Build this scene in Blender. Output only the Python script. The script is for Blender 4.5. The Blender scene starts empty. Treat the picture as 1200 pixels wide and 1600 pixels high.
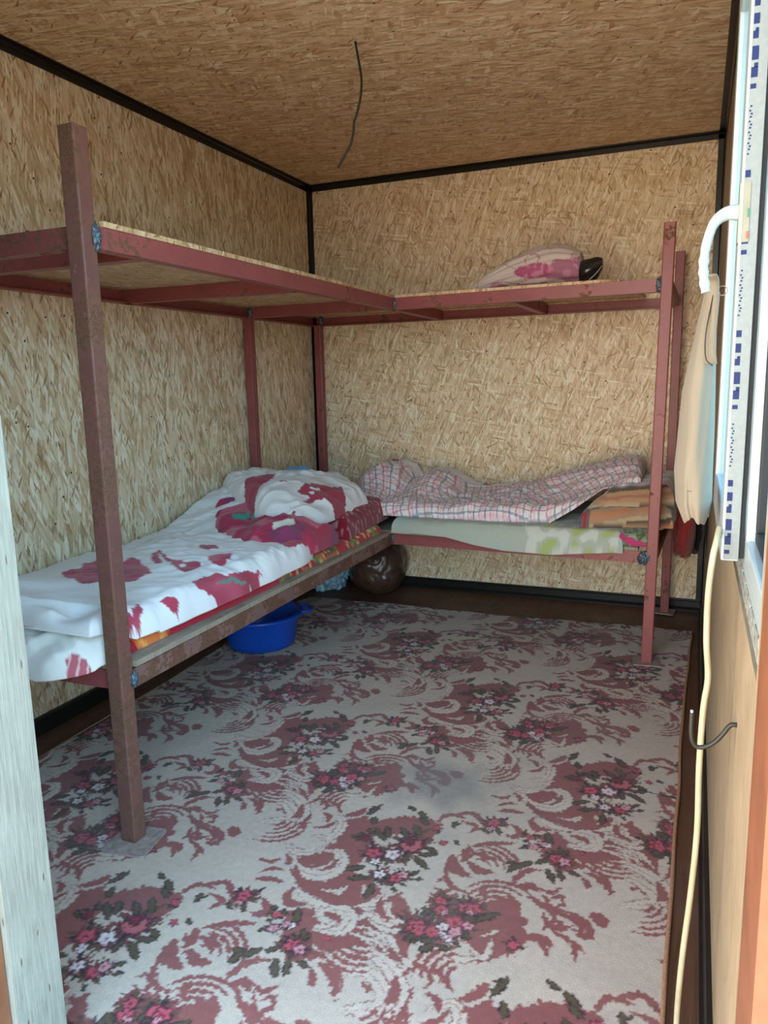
import bpy, bmesh, math, random
import numpy as np
from mathutils import Vector, Matrix

random.seed(7)
rng = np.random.default_rng(11)
SC = bpy.context.scene
COL = SC.collection

# ------------------------------------------------------------------ camera
CAM_X, CAM_H, FPX = 2.0949, 1.2, 1175.81
YAW, PITCH, ROLL = -.3926, -.1727, -.0229
def camera_axes():
    cy, sy = math.cos(YAW), math.sin(YAW); cp, sp = math.cos(PITCH), math.sin(PITCH); cr, sr = math.cos(ROLL), math.sin(ROLL)
    f = Vector((sy*cp, cy*cp, sp)); r = Vector((cy, -sy, 0)); u = r.cross(f)
    return cr*r+sr*u, -sr*r+cr*u, f
r_, u_, f_ = camera_axes()
cd = bpy.data.cameras.new('camera'); cam = bpy.data.objects.new('camera', cd); COL.objects.link(cam)
m = Matrix(((r_.x, u_.x, -f_.x, CAM_X), (r_.y, u_.y, -f_.y, 0), (r_.z, u_.z, -f_.z, CAM_H), (0, 0, 0, 1)))
cam.matrix_world = m
cd.sensor_fit = 'VERTICAL'; cd.sensor_height = 36; cd.lens = 36*FPX/1600
cd.clip_start = .02
SC.camera = cam

# ------------------------------------------------------------------ world, sun, light portals, exposure
SC.view_settings.view_transform = 'Standard'; SC.view_settings.look = 'None'
SC.view_settings.gamma = 1; SC.view_settings.use_curve_mapping = False
SC.view_settings.exposure = 0.18
w = bpy.data.worlds.new('sky'); SC.world = w; w.use_nodes = True
nt = w.node_tree; nt.nodes.clear()
wo = nt.nodes.new('ShaderNodeOutputWorld'); bg = nt.nodes.new('ShaderNodeBackground')
tc = nt.nodes.new('ShaderNodeTexCoord'); sx = nt.nodes.new('ShaderNodeSeparateXYZ')
nt.links.new(tc.outputs['Generated'], sx.inputs[0])
def wramp(stops, src):
    mr = nt.nodes.new('ShaderNodeMapRange'); mr.inputs[1].default_value = -1; mr.inputs[2].default_value = 1
    nt.links.new(src, mr.inputs[0]); rp = nt.nodes.new('ShaderNodeValToRGB'); nt.links.new(mr.outputs[0], rp.inputs[0]); els = rp.color_ramp.elements
    els[0].position, els[0].color = stops[0][0], stops[0][1]+(1,); els[1].position, els[1].color = stops[-1][0], stops[-1][1]+(1,)
    for pp, c in stops[1:-1]: e = els.new(pp); e.color = c+(1,)
    return rp.outputs[0]
# the yard in front of the door lies in sunshine (warm ground, bright haze); beyond the window the sky is blue
yard = wramp([(0, (.6, .47, .34)), (.35, (1.15, .95, .72)), (.47, (2.75, 2.2, 1.62)), (.52, (2.75, 2.35, 1.9)), (.58, (2.0, 1.85, 1.65)), (.70, (.6, .72, .85)), (1, (.35, .52, .75))], sx.outputs[2])
blue = wramp([(0, (.40, .32, .25)), (.485, (.60, .52, .42)), (.505, (.80, 1.25, 1.45)), (.62, (.62, 1.15, 1.5)), (1, (.45, .85, 1.4))], sx.outputs[2])
am = nt.nodes.new('ShaderNodeMapRange'); am.inputs[1].default_value = -.55; am.inputs[2].default_value = .55; nt.links.new(sx.outputs[0], am.inputs[0])
wm = nt.nodes.new('ShaderNodeMix'); wm.data_type = 'RGBA'; nt.links.new(am.outputs[0], wm.inputs[0]); nt.links.new(yard, wm.inputs[6]); nt.links.new(blue, wm.inputs[7])
nt.links.new(wm.outputs[2], bg.inputs[0]); nt.links.new(bg.outputs[0], wo.inputs[0])
bg.inputs[1].default_value = 5.2

def portal(name, loc, rot, sxx, syy):
    l = bpy.data.lights.new(name, 'AREA'); l.shape = 'RECTANGLE'; l.size = sxx; l.size_y = syy; l.energy = 1
    l.cycles.is_portal = True
    o = bpy.data.objects.new(name, l); COL.objects.link(o); o.location = loc; o.rotation_euler = rot
portal('door_portal', (1.62, .70, 1.02), (math.pi/2, 0, 0), 1.12, 2.05)       # emits towards +y
portal('window_portal', (2.30, 1.38, 1.45), (0, math.pi/2, 0), 1.15, 1.15)     # emits towards -x

# ------------------------------------------------------------------ helpers
def tag(o, label=None, cat=None, group=None, kind=None):
    if label: o['label'] = label
    if cat: o['category'] = cat
    if group: o['group'] = group
    if kind: o['kind'] = kind
    return o
def link(name, me, mat, parent=None, smooth=False):
    o = bpy.data.objects.new(name, me); COL.objects.link(o)
    if mat is not None:
        for mm in (mat if isinstance(mat, (list, tuple)) else [mat]): me.materials.append(mm)
    if parent is not None: o.parent = parent
    if smooth:
        me.polygons.foreach_set('use_smooth', [True]*len(me.polygons))
    return o
def empty(name, loc=(0, 0, 0)):
    o = bpy.data.objects.new(name, None); COL.objects.link(o); o.location = loc; o.empty_display_size = .05
    return o
def box_uv(me):
    uv = me.uv_layers.new(name='UVMap')
    for p in me.polygons:
        n = p.normal; a = [abs(n.x), abs(n.y), abs(n.z)]; k = a.index(max(a))
        for li in p.loop_indices:
            c = me.vertices[me.loops[li].vertex_index].co
            uv.data[li].uv = (c.y, c.z) if k == 0 else ((c.x, c.z) if k == 1 else (c.x, c.y))
def bm_mesh(name, bm, uv=True):
    bmesh.ops.recalc_face_normals(bm, faces=bm.faces)
    me = bpy.data.meshes.new(name); bm.to_mesh(me); bm.free()
    if uv: box_uv(me)
    return me
def add_box(bm, a, b, bev=0.0):
    vs = [bm.verts.new((x, y, z)) for z in (a[2], b[2]) for y in (a[1], b[1]) for x in (a[0], b[0])]
    fs = [(0, 2, 3, 1), (4, 5, 7, 6), (0, 1, 5, 4), (2, 6, 7, 3), (0, 4, 6, 2), (1, 3, 7, 5)]
    faces = [bm.faces.new([vs[i] for i in f]) for f in fs]
    if bev > 0:
        es = set(e for f in faces for e in f.edges)
        bmesh.ops.bevel(bm, geom=list(es), offset=bev, segments=2, affect='EDGES', profile=.6)
def box(name, a, b, mat, parent=None, bev=0.0):
    bm = bmesh.new(); add_box(bm, a, b, bev)
    return link(name, bm_mesh(name, bm), mat, parent)
def add_beam(bm, p, q, prof, up=Vector((0, 0, 1)), side=None):
    """sweep a closed 2D profile (side, up) from p to q"""
    p, q = Vector(p), Vector(q); d = (q-p).normalized()
    s = side if side else d.cross(up).normalized(); t = s.cross(d).normalized()
    A = [bm.verts.new(p+s*x+t*y) for x, y in prof]; B = [bm.verts.new(q+s*x+t*y) for x, y in prof]
    n = len(prof)
    for i in range(n): bm.faces.new((A[i], A[(i+1) % n], B[(i+1) % n], B[i]))
    bm.faces.new(A[::-1]); bm.faces.new(B)
def rr(wd, ht, r=.004, cx=0, cy=0):
    o = []
    for qx, qy, a0 in ((1, 1, 0), (-1, 1, 90), (-1, -1, 180), (1, -1, 270)):
        for k in range(3):
            a = math.radians(a0+45*k); o.append((cx+qx*(wd/2-r)+r*math.cos(a), cy+qy*(ht/2-r)+r*math.sin(a)))
    return o
def smooth_pts(pts, n=8):
    P = [np.array(p, float) for p in pts]; P = [2*P[0]-P[1]]+P+[2*P[-1]-P[-2]]; o = []
    for i in range(1, len(P)-2):
        for k in range(n):
            t = k/n
            o.append(.5*((2*P[i])+(-P[i-1]+P[i+1])*t+(2*P[i-1]-5*P[i]+4*P[i+1]-P[i+2])*t*t+(-P[i-1]+3*P[i]-3*P[i+1]+P[i+2])*t**3))
    o.append(P[-2]); return np.array(o)
def add_tube(bm, pts, rad, seg=10):
    P = [Vector(p) for p in pts]; n = len(P); rings = []
    nrm = None
    for i in range(n):
        d = (P[min(i+1, n-1)]-P[max(i-1, 0)]).normalized()
        if nrm is None:
            a = Vector((0, 0, 1)) if abs(d.z) < .9 else Vector((1, 0, 0)); nrm = d.cross(a).normalized()
        nrm = (nrm-d*nrm.dot(d)).normalized(); b = d.cross(nrm)
        r = rad[i] if hasattr(rad, '__len__') else rad
        rings.append([bm.verts.new(P[i]+(nrm*math.cos(2*math.pi*k/seg)+b*math.sin(2*math.pi*k/seg))*r) for k in range(seg)])
    for i in range(n-1):
        for k in range(seg):
            bm.faces.new((rings[i][k], rings[i][(k+1) % seg], rings[i+1][(k+1) % seg], rings[i+1][k]))
    bm.faces.new(rings[0][::-1]); bm.faces.new(rings[-1])
def tube(name, pts, rad, mat, parent=None, seg=10):
    bm = bmesh.new(); add_tube(bm, pts, rad, seg)
    return link(name, bm_mesh(name, bm), mat, parent, True)

# numpy gradient noise -------------------------------------------------
_pt = rng.permutation(256); _pt = np.concatenate([_pt, _pt, _pt])
_gr = rng.normal(size=(256, 3)); _gr /= np.linalg.norm(_gr, axis=1, keepdims=True)
def pn(x, y, z=0.0):
    x, y, z = np.broadcast_arrays(np.asarray(x, float), np.asarray(y, float), np.asarray(z, float))
    xi, yi, zi = np.floor(x).astype(int), np.floor(y).astype(int), np.floor(z).astype(int)
    xf, yf, zf = x-xi, y-yi, z-zi
    f = lambda t: t*t*t*(t*(t*6-15)+10)
    u, v, ww = f(xf), f(yf), f(zf); out = 0
    for dx in (0, 1):
        for dy in (0, 1):
            for dz in (0, 1):
                h = _pt[_pt[_pt[(xi+dx) & 255]+((yi+dy) & 255)]+((zi+dz) & 255)]
                g = _gr[h]; d = g[..., 0]*(xf-dx)+g[..., 1]*(yf-dy)+g[..., 2]*(zf-dz)
                out = out+d*(u if dx else 1-u)*(v if dy else 1-v)*(ww if dz else 1-ww)
    return out*1.6
def folds(x, y, ang, sc, stretch, seed, sharp=1.0):
    """long soft creases running along angle ang, wavelength about sc metres"""
    c, s = math.cos(ang), math.sin(ang)
    a = x*c+y*s; b = -x*s+y*c
    b = b+.35*sc*pn(a/(sc*2.5), b/(sc*2.5), seed+5.3)*2
    n = pn(a/(sc*stretch), b/sc, seed)
    return (1-np.abs(n)*2)*sharp

# ------------------------------------------------------------------ materials
class NT:
    def __init__(s, name):
        s.m = bpy.data.materials.new(name); s.m.use_nodes = True; s.t = s.m.node_tree
        s.b = s.t.nodes['Principled BSDF']; s.out = s.t.nodes['Material Output']
    def n(s, typ, **kw):
        nd = s.t.nodes.new(typ)
        for k, v in kw.items(): setattr(nd, k, v)
        return nd
    def l(s, a, b): s.t.links.new(a, b)
    def val(s, sock, v):
        if isinstance(v, (int, float, tuple, list)): sock.default_value = v
        else: s.l(v, sock)
    def math(s, op, a, b=None, c=None, clamp=False):
        nd = s.n('ShaderNodeMath', operation=op, use_clamp=clamp); s.val(nd.inputs[0], a)
        if b is not None: s.val(nd.inputs[1], b)
        if c is not None: s.val(nd.inputs[2], c)
        return nd.outputs[0]
    def mix(s, f, a, b, blend='MIX'):
        nd = s.n('ShaderNodeMix', data_type='RGBA', blend_type=blend); s.val(nd.inputs[0], f)
        s.val(nd.inputs[6], a if not isinstance(a, tuple) else a+(1,) if len(a) == 3 else a)
        s.val(nd.inputs[7], b if not isinstance(b, tuple) else b+(1,) if len(b) == 3 else b)
        return nd.outputs[2]
    def coord(s, kind='UV', rot=0.0, scale=(1, 1, 1), loc=(0, 0, 0)):
        t = s.n('ShaderNodeTexCoord'); mp = s.n('ShaderNodeMapping', vector_type='TEXTURE')
        mp.inputs['Rotation'].default_value = (0, 0, rot); mp.inputs['Scale'].default_value = scale; mp.inputs['Location'].default_value = loc
        s.l(t.outputs[kind], mp.inputs[0]); return mp.outputs[0]
    def noise(s, vec, scale, detail=3, rough=.55, dist=0.0, col=False):
        nd = s.n('ShaderNodeTexNoise'); s.l(vec, nd.inputs['Vector']); nd.inputs['Scale'].default_value = scale
        nd.inputs['Detail'].default_value = detail; nd.inputs['Roughness'].default_value = rough; nd.inputs['Distortion'].default_value = dist
        return nd.outputs['Color' if col else 'Fac']
    def step(s, v, lo, hi):
        nd = s.n('ShaderNodeMapRange'); s.l(v, nd.inputs[0]); nd.inputs[1].default_value = lo; nd.inputs[2].default_value = hi
        return nd.outputs[0]
    def ramp(s, v, stops):
        nd = s.n('ShaderNodeValToRGB'); s.l(v, nd.inputs[0]); e = nd.color_ramp.elements
        e[0].position, e[0].color = stops[0][0], stops[0][1]+(1,); e[1].position, e[1].color = stops[-1][0], stops[-1][1]+(1,)
        for p, c in stops[1:-1]: k = e.new(p); k.color = c+(1,)
        return nd.outputs[0]
    def bump(s, h, strength=.3, dist=.002):
        nd = s.n('ShaderNodeBump'); nd.inputs['Strength'].default_value = strength; nd.inputs['Distance'].default_value = dist
        s.l(h, nd.inputs['Height']); s.l(nd.outputs[0], s.b.inputs['Normal'])
    def fin(s, col, rough=.6, spec=.4, metal=0.0):
        s.val(s.b.inputs['Base Color'], col if not isinstance(col, tuple) else col+(1,)); s.val(s.b.inputs['Roughness'], rough)
        s.b.inputs['Specular IOR Level'].default_value = spec; s.b.inputs['Metallic'].default_value = metal
        return s.m

def osb(name, main=90.0, spread=28.0, pale=.22, size=1.0, tint=(1, 1, 1), dark=1.0, cover=.62):
    t = NT(name); T = lambda c: tuple(min(1, a*b) for a, b in zip(c, tint))
    base = t.coord('UV'); big = t.noise(base, 2.5, 3)
    col = t.mix(t.step(big, .3, .7), T((.55, .385, .225)), T((.66, .485, .30)))
    fib = t.noise(t.coord('UV', math.radians(main), (.09*size, .0035*size, 1)), 1.0, 4)
    fib2 = t.noise(t.coord('UV', math.radians(main+25), (.05*size, .003*size, 1)), 1.0, 3)
    col = t.mix(t.step(fib, .40, .68), col, T((.72, .56, .37))); col = t.mix(t.math('MULTIPLY', t.step(fib2, .55, .75), .25), col, T((.40, .26, .14)))
    h = fib; rs = random.Random(name)
    def layer(a, ln, wd, th, seed, dth=(.56, .46), warp=.16):
        cc = t.coord('UV', a, (ln*size, wd*size, 1), (seed*.37, seed*.71, 0))
        if warp:
            nn = t.n('ShaderNodeTexNoise'); t.l(cc, nn.inputs['Vector']); nn.inputs['Scale'].default_value = .9; nn.inputs['Detail'].default_value = 2
            vm = t.n('ShaderNodeVectorMath', operation='MULTIPLY_ADD'); t.l(nn.outputs['Color'], vm.inputs[0]); vm.inputs[1].default_value = (warp, warp*1.6, 0); t.l(cc, vm.inputs[2]); cc = vm.outputs[0]
        v = t.n('ShaderNodeTexVoronoi', voronoi_dimensions='2D'); t.l(cc, v.inputs['Vector']); v.inputs['Scale'].default_value = 1
        sp = t.n('ShaderNodeSeparateColor'); t.l(v.outputs['Color'], sp.inputs[0])
        return sp, t.math('MULTIPLY', t.math('GREATER_THAN', sp.outputs[1], th), t.step(v.outputs['Distance'], dth[0], dth[1]))
    angs = [rs.uniform(-1, 1) for _ in range(8)]; angs = sorted(angs); rs.shuffle(angs)
    for i in range(8):
        a = math.radians(main+angs[i]*spread*(3.0 if i in (2, 5) else 1)); wd = rs.choice((.006, .009, .012, .016)); ln = rs.uniform(.040, .085)
        sp, msk = layer(a, ln, wd, cover+.12*rs.random(), i+rs.random()*9)
        tone = t.ramp(sp.outputs[0], [(0, T((.36, .21, .10))), (.14, T((.50, .33, .18))), (.5, T((.61, .44, .265))), (1-pale, T((.70, .55, .36))), (1, T((.86, .76, .58)))])
        tone = t.mix(t.step(fib, .3, .7), t.mix(1.0, tone, (.88, .86, .83), 'MULTIPLY'), tone)
        col = t.mix(t.math('MULTIPLY', msk, .8), col, tone)
        h = t.math('ADD', h, t.math('MULTIPLY', msk, sp.outputs[2]))
    for i, (wd, ln, th, c) in enumerate(((.006, .040, .955, (.28, .13, .05)), (.0035, .020, .945, (.15, .065, .03)), (.009, .045, .975, (.40, .20, .08)), (.0025, .012, .93, (.26, .13, .06)), (.004, .03, .965, (.20, .09, .035)))):
        sp, msk = layer(math.radians(main+(i*43 % 100-50)*spread/30), ln, wd, 1-(1-th)*dark, i*1.7, (.5, .38), .15)
        col = t.mix(t.math('MULTIPLY', msk, .85), col, T(c))
    v = t.n('ShaderNodeTexVoronoi', voronoi_dimensions='2D'); t.l(base, v.inputs['Vector']); v.inputs['Scale'].default_value = 11
    sp = t.n('ShaderNodeSeparateColor'); t.l(v.outputs['Color'], sp.inputs[0])
    msk = t.math('MULTIPLY', t.math('GREATER_THAN', sp.outputs[1], .78), t.math('LESS_THAN', v.outputs['Distance'], .042))
    col = t.mix(msk, col, (.03, .02, .015))
    t.bump(h, .35, .0012)
    return t.fin(col, .5, .35)
def streaky(name, c0, c1, rot=0.0):
    """cut or planed chipboard seen close: long fibres, a few dark pits"""
    t = NT(name); f1 = t.noise(t.coord('UV', rot, (.006, .14, 1)), 1, 5); f2 = t.noise(t.coord('UV', rot, (.0022, .05, 1)), 1, 4); b = t.noise(t.coord('UV'), 9, 3)
    col = t.mix(t.step(f1, .3, .7), c0, c1); col = t.mix(t.math('MULTIPLY', t.step(f2, .50, .72), .45), col, tuple(x*.55 for x in c0)); col = t.mix(t.math('MULTIPLY', t.step(b, .45, .7), .35), col, tuple(min(1, x*1.12) for x in c1))
    v = t.n('ShaderNodeTexVoronoi', voronoi_dimensions='2D'); t.l(t.coord('UV', rot, (.006, .030, 1)), v.inputs['Vector']); v.inputs['Scale'].default_value = 1
    sp = t.n('ShaderNodeSeparateColor'); t.l(v.outputs['Color'], sp.inputs[0])
    col = t.mix(t.math('MULTIPLY', t.math('MULTIPLY', t.math('GREATER_THAN', sp.outputs[1], .965), t.step(v.outputs['Distance'], .35, .2)), .8), col, (.10, .06, .04))
    t.bump(t.math('ADD', f1, f2), .4, .0015); return t.fin(col, .55, .3)

def paint(name, rust=.15, base=(.225, .058, .058), dust=.3):
    t = NT(name); c = t.coord('Object')
    n1 = t.noise(c, 9, 4); n2 = t.noise(c, 60, 5, .7); n3 = t.noise(c, 240, 3)
    col = t.mix(t.step(n1, .3, .75), base, tuple(x*1.35 for x in base))
    col = t.mix(t.math('MULTIPLY', t.step(n2, .62, .75), dust), col, (.50, .38, .34))
    rm = t.step(t.math('ADD', n1, t.math('MULTIPLY', n2, .8)), 1.15-rust, 1.22-rust)
    col = t.mix(rm, col, t.mix(t.step(n3, .35, .7), (.080, .040, .030), (.20, .088, .048)))
    t.bump(n2, .25, .001)
    return t.fin(col, t.mix(rm, (.42, .42, .42), (.8, .8, .8)), .4)

def plain(name, c, rough=.5, spec=.4, metal=0.0, var=.12, sc=30, bump=.0):
    t = NT(name); o = t.coord('Object'); n = t.noise(o, sc, 4)
    col = t.mix(t.step(n, .3, .7), tuple(x*(1-var) for x in c), tuple(min(1, x*(1+var)) for x in c))
    if bump: t.bump(n, bump, .002)
    return t.fin(col, rough, spec, metal)

def cloth_mat(name, col=None, attr=None, weave=900, sheen=.2, rough=.85, dirt=None):
    t = NT(name); o = t.coord('Object')
    if attr:
        a = t.n('ShaderNodeAttribute'); a.attribute_name = attr; c = a.outputs['Color']
    else: c = t.mix(t.noise(o, 25, 4), tuple(x*.88 for x in col), col)
    if dirt: c = t.mix(t.math('MULTIPLY', t.step(t.noise(o, 5, 4), .5, .75), .5), c, dirt)
    n = t.noise(o, weave, 2)
    c = t.mix(t.math('MULTIPLY', t.step(n, .3, .7), .10), c, (0, 0, 0))
    t.bump(t.math('ADD', n, t.math('MULTIPLY', t.noise(o, 45, 3), 2.0)), .25, .0015)
    t.b.inputs['Sheen Weight'].default_value = sheen
    return t.fin(c, rough, .2)

M = {}
M['osb_left'] = osb('osb_wall_left', 97, 20, .45, 1.35, (1.08, 1.12, 1.18), .45, .66)
M['osb_back'] = osb('osb_wall_back', 87, 30, .34, 1.1, (1.17, 1.23, 1.30), .30, .68)
M['osb_ceiling'] = osb('osb_ceiling', 6, 26, .22, 1.25, (1.18, 1.18, 1.18), .5)
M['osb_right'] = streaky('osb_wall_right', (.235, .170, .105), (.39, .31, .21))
M['osb_jamb'] = streaky('osb_jamb', (.24, .23, .19), (.35, .345, .29))
M['osb_board'] = osb('osb_board', 80, 35, .15, 1.0, (.95, .9, .85), .6)
def old_board():
    t = NT('weathered_board'); c = t.coord('UV', 0, (1, 1, 1))
    g = t.noise(t.coord('UV', 0, (.012, .25, 1)), 1, 4); n = t.noise(c, 300, 3); b = t.noise(c, 8, 3)
    col = t.mix(t.step(g, .3, .7), (.19, .15, .11), (.36, .30, .23)); col = t.mix(t.math('MULTIPLY', t.step(n, .45, .7), .5), col, (.48, .42, .33))
    col = t.mix(t.math('MULTIPLY', t.step(b, .5, .7), .5), col, (.15, .10, .07)); t.bump(n, .3, .002)
    return t.fin(col, .85, .2)
M['old_board'] = old_board()
M['paint'] = paint('red_primer_paint', .12)
M['paint_worn'] = paint('worn_primer_paint', .30, (.20, .055, .055), .6)
M['rusty'] = paint('rusty_steel', .30, (.145, .062, .052), .9)
M['rail_worn'] = paint('worn_rail', .32, (.17, .095, .085), .9)
M['weld'] = plain('weld_bead', (.10, .14, .17), .5, .5, .6, .7, 200, .8)
M['black'] = plain('black_plastic', (.012, .011, .010), .28, .5, 0, .3)
M['plate'] = plain('dusty_steel', (.30, .23, .20), .8, .2, 0, .3, 60)
M['pvc'] = plain('white_pvc', (.37, .46, .49), .28, .5, 0, .03)
M['film'] = plain('grey_film', (.19, .215, .215), .4, .4, 0, .08, 120)
M['gasket'] = plain('rubber_gasket', (.012, .014, .016), .6, .3)
M['ink'] = plain('blue_ink', (.002, .011, .075), .5, .3)
M['foam'] = plain('mounting_foam', (.23, .24, .22), .9, .1, 0, .6, 90, .8)
M['brown_frame'] = plain('brown_door_frame', (.20, .075, .035), .45, .4, 0, .2, 12)
M['wire'] = plain('black_wire', (.02, .018, .014), .5, .4)
M['cream_cable'] = plain('cream_cable', (.40, .345, .22), .45, .4)
M['basin'] = plain('blue_plastic', (.006, .065, .42), .35, .5, 0, .1, 8)
M['copper'] = plain('wire_core', (.35, .40, .55), .4, .4)
def laminate():
    t = NT('brown_laminate'); c = t.coord('UV')
    br = t.n('ShaderNodeTexBrick'); t.l(t.coord('UV', math.pi/2), br.inputs['Vector'])
    br.inputs['Scale'].default_value = 1; br.inputs['Brick Width'].default_value = 1.2; br.inputs['Row Height'].default_value = .19; br.inputs['Mortar Size'].default_value = .0012
    br.inputs['Color1'].default_value = (.115, .047, .026, 1); br.inputs['Color2'].default_value = (.085, .034, .02, 1); br.inputs['Mortar'].default_value = (.03, .014, .01, 1)
    g = t.noise(t.coord('UV', 0, (.02, .5, 1)), 1, 5, .6, 1.5)
    col = t.mix(t.step(g, .35, .7), br.outputs[0], (.16, .07, .036)); col = t.mix(t.math('MULTIPLY', t.step(t.noise(c, 5, 5), .5, .8), .25), col, (.22, .18, .15))
    return t.fin(col, t.step(t.noise(c, 6, 4), -.6, 1.3), .35)
M['laminate'] = laminate()
def glass():
    t = NT('window_glass'); t.b.inputs['Base Color'].default_value = (.75, .92, 1, 1)
    tr = t.n('ShaderNodeBsdfTransparent'); tr.inputs[0].default_value = (.80, .93, .98, 1); gl = t.n('ShaderNodeBsdfGlossy'); gl.inputs['Roughness'].default_value = .02
    fr = t.n('ShaderNodeFresnel'); fr.inputs[0].default_value = 1.45; mx = t.n('ShaderNodeMixShader')
    t.l(t.math('MULTIPLY', fr.outputs[0], .6), mx.inputs[0]); t.l(tr.outputs[0], mx.inputs[1]); t.l(gl.outputs[0], mx.inputs[2]); t.l(mx.outputs[0], t.out.inputs[0])
    return t.m
M['glass'] = glass()
M['duvet'] = cloth_mat('poppy_cotton', attr='pattern', weave=1200)
M['sheet_green'] = cloth_mat('pale_green_sheet', attr='pattern')
M['floral_red'] = cloth_mat('red_floral_fabric', attr='pattern')
M['checked'] = cloth_mat('checked_cotton', attr='pattern')
M['blanket'] = cloth_mat('wool_blanket', attr='pattern', weave=500, sheen=.5)
M['sack'] = cloth_mat('floral_sack', attr='pattern')
M['dark_red'] = cloth_mat('dark_red_cloth', attr='pattern')
M['light_blue'] = cloth_mat('light_blue_cloth', (.20, .50, .80))
M['red_cloth'] = cloth_mat('red_cloth', (.26, .022, .018))
M['dark_cloth'] = cloth_mat('dark_cloth', (.022, .014, .016))
M['garment'] = cloth_mat('beige_cotton', (.245, .205, .15), sheen=.1)
M['seam'] = plain('black_piping', (.03, .03, .035), .8, .2)
M['brown_bag'] = plain('brown_plastic_bag', (.075, .038, .028), .30, .5, 0, .4, 9, .3)
M['blue_bag'] = plain('pale_blue_plastic_bag', (.36, .56, .68), .35, .5, 0, .2, 30, .5)
M['black_bag'] = plain('black_plastic_bag', (.012, .012, .012), .25, .6, 0, .2, 30, .4)
M['rug'] = None
def rug_mat():
    t = NT('floral_carpet'); a = t.n('ShaderNodeAttribute'); a.attribute_name = 'pattern'; c = a.outputs['Color']
    o = t.coord('Object'); n = t.noise(o, 420, 3, .7); d = t.noise(o, 2.2, 5, .6)
    c = t.mix(t.math('MULTIPLY', t.step(n, .32, .72), .30), c, (.10, .05, .04))
    c = t.mix(t.math('MULTIPLY', t.step(d, .48, .8), .25), c, (.30, .24, .20))
    t.bump(n, .6, .003); t.b.inputs['Sheen Weight'].default_value = .15
    return t.fin(c, .95, .1)
M['rug'] = rug_mat()
M['rug_edge'] = plain('rug_binding', (.40, .20, .11), .9, .1, 0, .3, 200)

# ------------------------------------------------------------------ the room
W, D, H = 2.172, 4.039, 2.295
Y0 = .88                          # inner face of the door wall
st = lambda o: tag(o, kind='structure')
st(box('floor', (-.10, .35, -.06), (W+.10, D+.1, 0), M['laminate']))
st(box('ceiling', (-.10, Y0-.10, H), (W+.10, D+.1, H+.06), M['osb_ceiling']))
st(box('wall_left', (-.08, Y0-.10, 0), (0, D+.08, H), M['osb_left']))
st(box('wall_back', (0, D, 0), (W, D+.08, H), M['osb_back']))
# right wall round the window opening
WY0, WY1, WZ0, WZ1 = .90, 1.93, .855, 2.02
bm = bmesh.new()
add_box(bm, (W, Y0-.006, 0), (W+.09, WY0, H)); add_box(bm, (W, WY1, 0), (W+.09, D+.08, H))
add_box(bm, (W, WY0, 0), (W+.09, WY1, WZ0)); add_box(bm, (W, WY0, WZ1), (W+.09, WY1, H))
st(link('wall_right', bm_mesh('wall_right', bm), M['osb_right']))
# door wall: a panel left of the doorway, a lintel above it
JX = 1.077
bm = bmesh.new()
add_box(bm, (-.08, Y0-.098, 0), (JX, Y0, H)); add_box(bm, (JX, Y0-.098, 2.10), (W+.09, Y0, H))
st(link('wall_front', bm_mesh('wall_front', bm), M['osb_jamb']))
bm = bmesh.new()
add_box(bm, (JX-.075, Y0-.17, -.02), (JX-.012, Y0-.10, 2.16)); add_box(bm, (JX-.075, Y0-.17, 2.10), (W+.07, Y0-.10, 2.16)); add_box(bm, (W-.001, Y0-.17, -.02), (W+.07, Y0-.010, 2.16))
st(link('door_1', bm_mesh('door_1', bm), M['brown_frame']))

def trim(name, p, q, s1, s2, t=.004, wd=.032, rad=.0):
    """thin plastic angle in the corner p-q with legs along s1 and s2"""
    p, q, s1, s2 = map(Vector, (p, q, s1, s2))
    bm = bmesh.new()
    prof = [(0, 0), (wd, 0), (wd, t), (t*2.5, t), (t, t*2.5), (t, wd), (0, wd)]
    A = [bm.verts.new(p+s1*a+s2*b) for a, b in prof]; B = [bm.verts.new(q+s1*a+s2*b) for a, b in prof]; n = len(prof)
    for i in range(n): bm.faces.new((A[i], A[(i+1) % n], B[(i+1) % n], B[i]))
    bm.faces.new(A[::-1]); bm.faces.new(B)
    return st(link(name, bm_mesh(name, bm), M['black']))
trim('trim_1', (0, Y0, H), (0, D, H), (1, 0, 0), (0, 0, -1))
trim('trim_2', (0, D, H), (W, D, H), (0, -1, 0), (0, 0, -1))
trim('trim_3', (W, Y0, H), (W, D, H), (-1, 0, 0), (0, 0, -1))
trim('trim_4', (0, D, 0), (0, D, H), (1, 0, 0), (0, -1, 0), wd=.026)
trim('trim_5', (W, D, 0), (W, D, H), (-1, 0, 0), (0, -1, 0), wd=.034)
def skirting(name, p, q, s, ht=.062):
    p, q, s = map(Vector, (p, q, s)); bm = bmesh.new()
    prof = [(0, 0), (.020, 0), (.020, .008), (.011, .020), (.011, ht-.012), (.014, ht-.008), (.010, ht), (0, ht)]
    A = [bm.verts.new(p+s*a+Vector((0, 0, b))) for a, b in prof]; B = [bm.verts.new(q+s*a+Vector((0, 0, b))) for a, b in prof]; n = len(prof)
    for i in range(n): bm.faces.new((A[i], A[(i+1) % n], B[(i+1) % n], B[i]))
    bm.faces.new(A[::-1]); bm.faces.new(B)
    return st(link(name, bm_mesh(name, bm), M['black']))
skirting('baseboard_left', (0, Y0, 0), (0, D, 0), (1, 0, 0))
skirting('baseboard_back', (0, D, 0), (W, D, 0), (0, -1, 0))
skirting('baseboard_right', (W, Y0+.02, 0), (W, D, 0), (-1, 0, 0))

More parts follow.
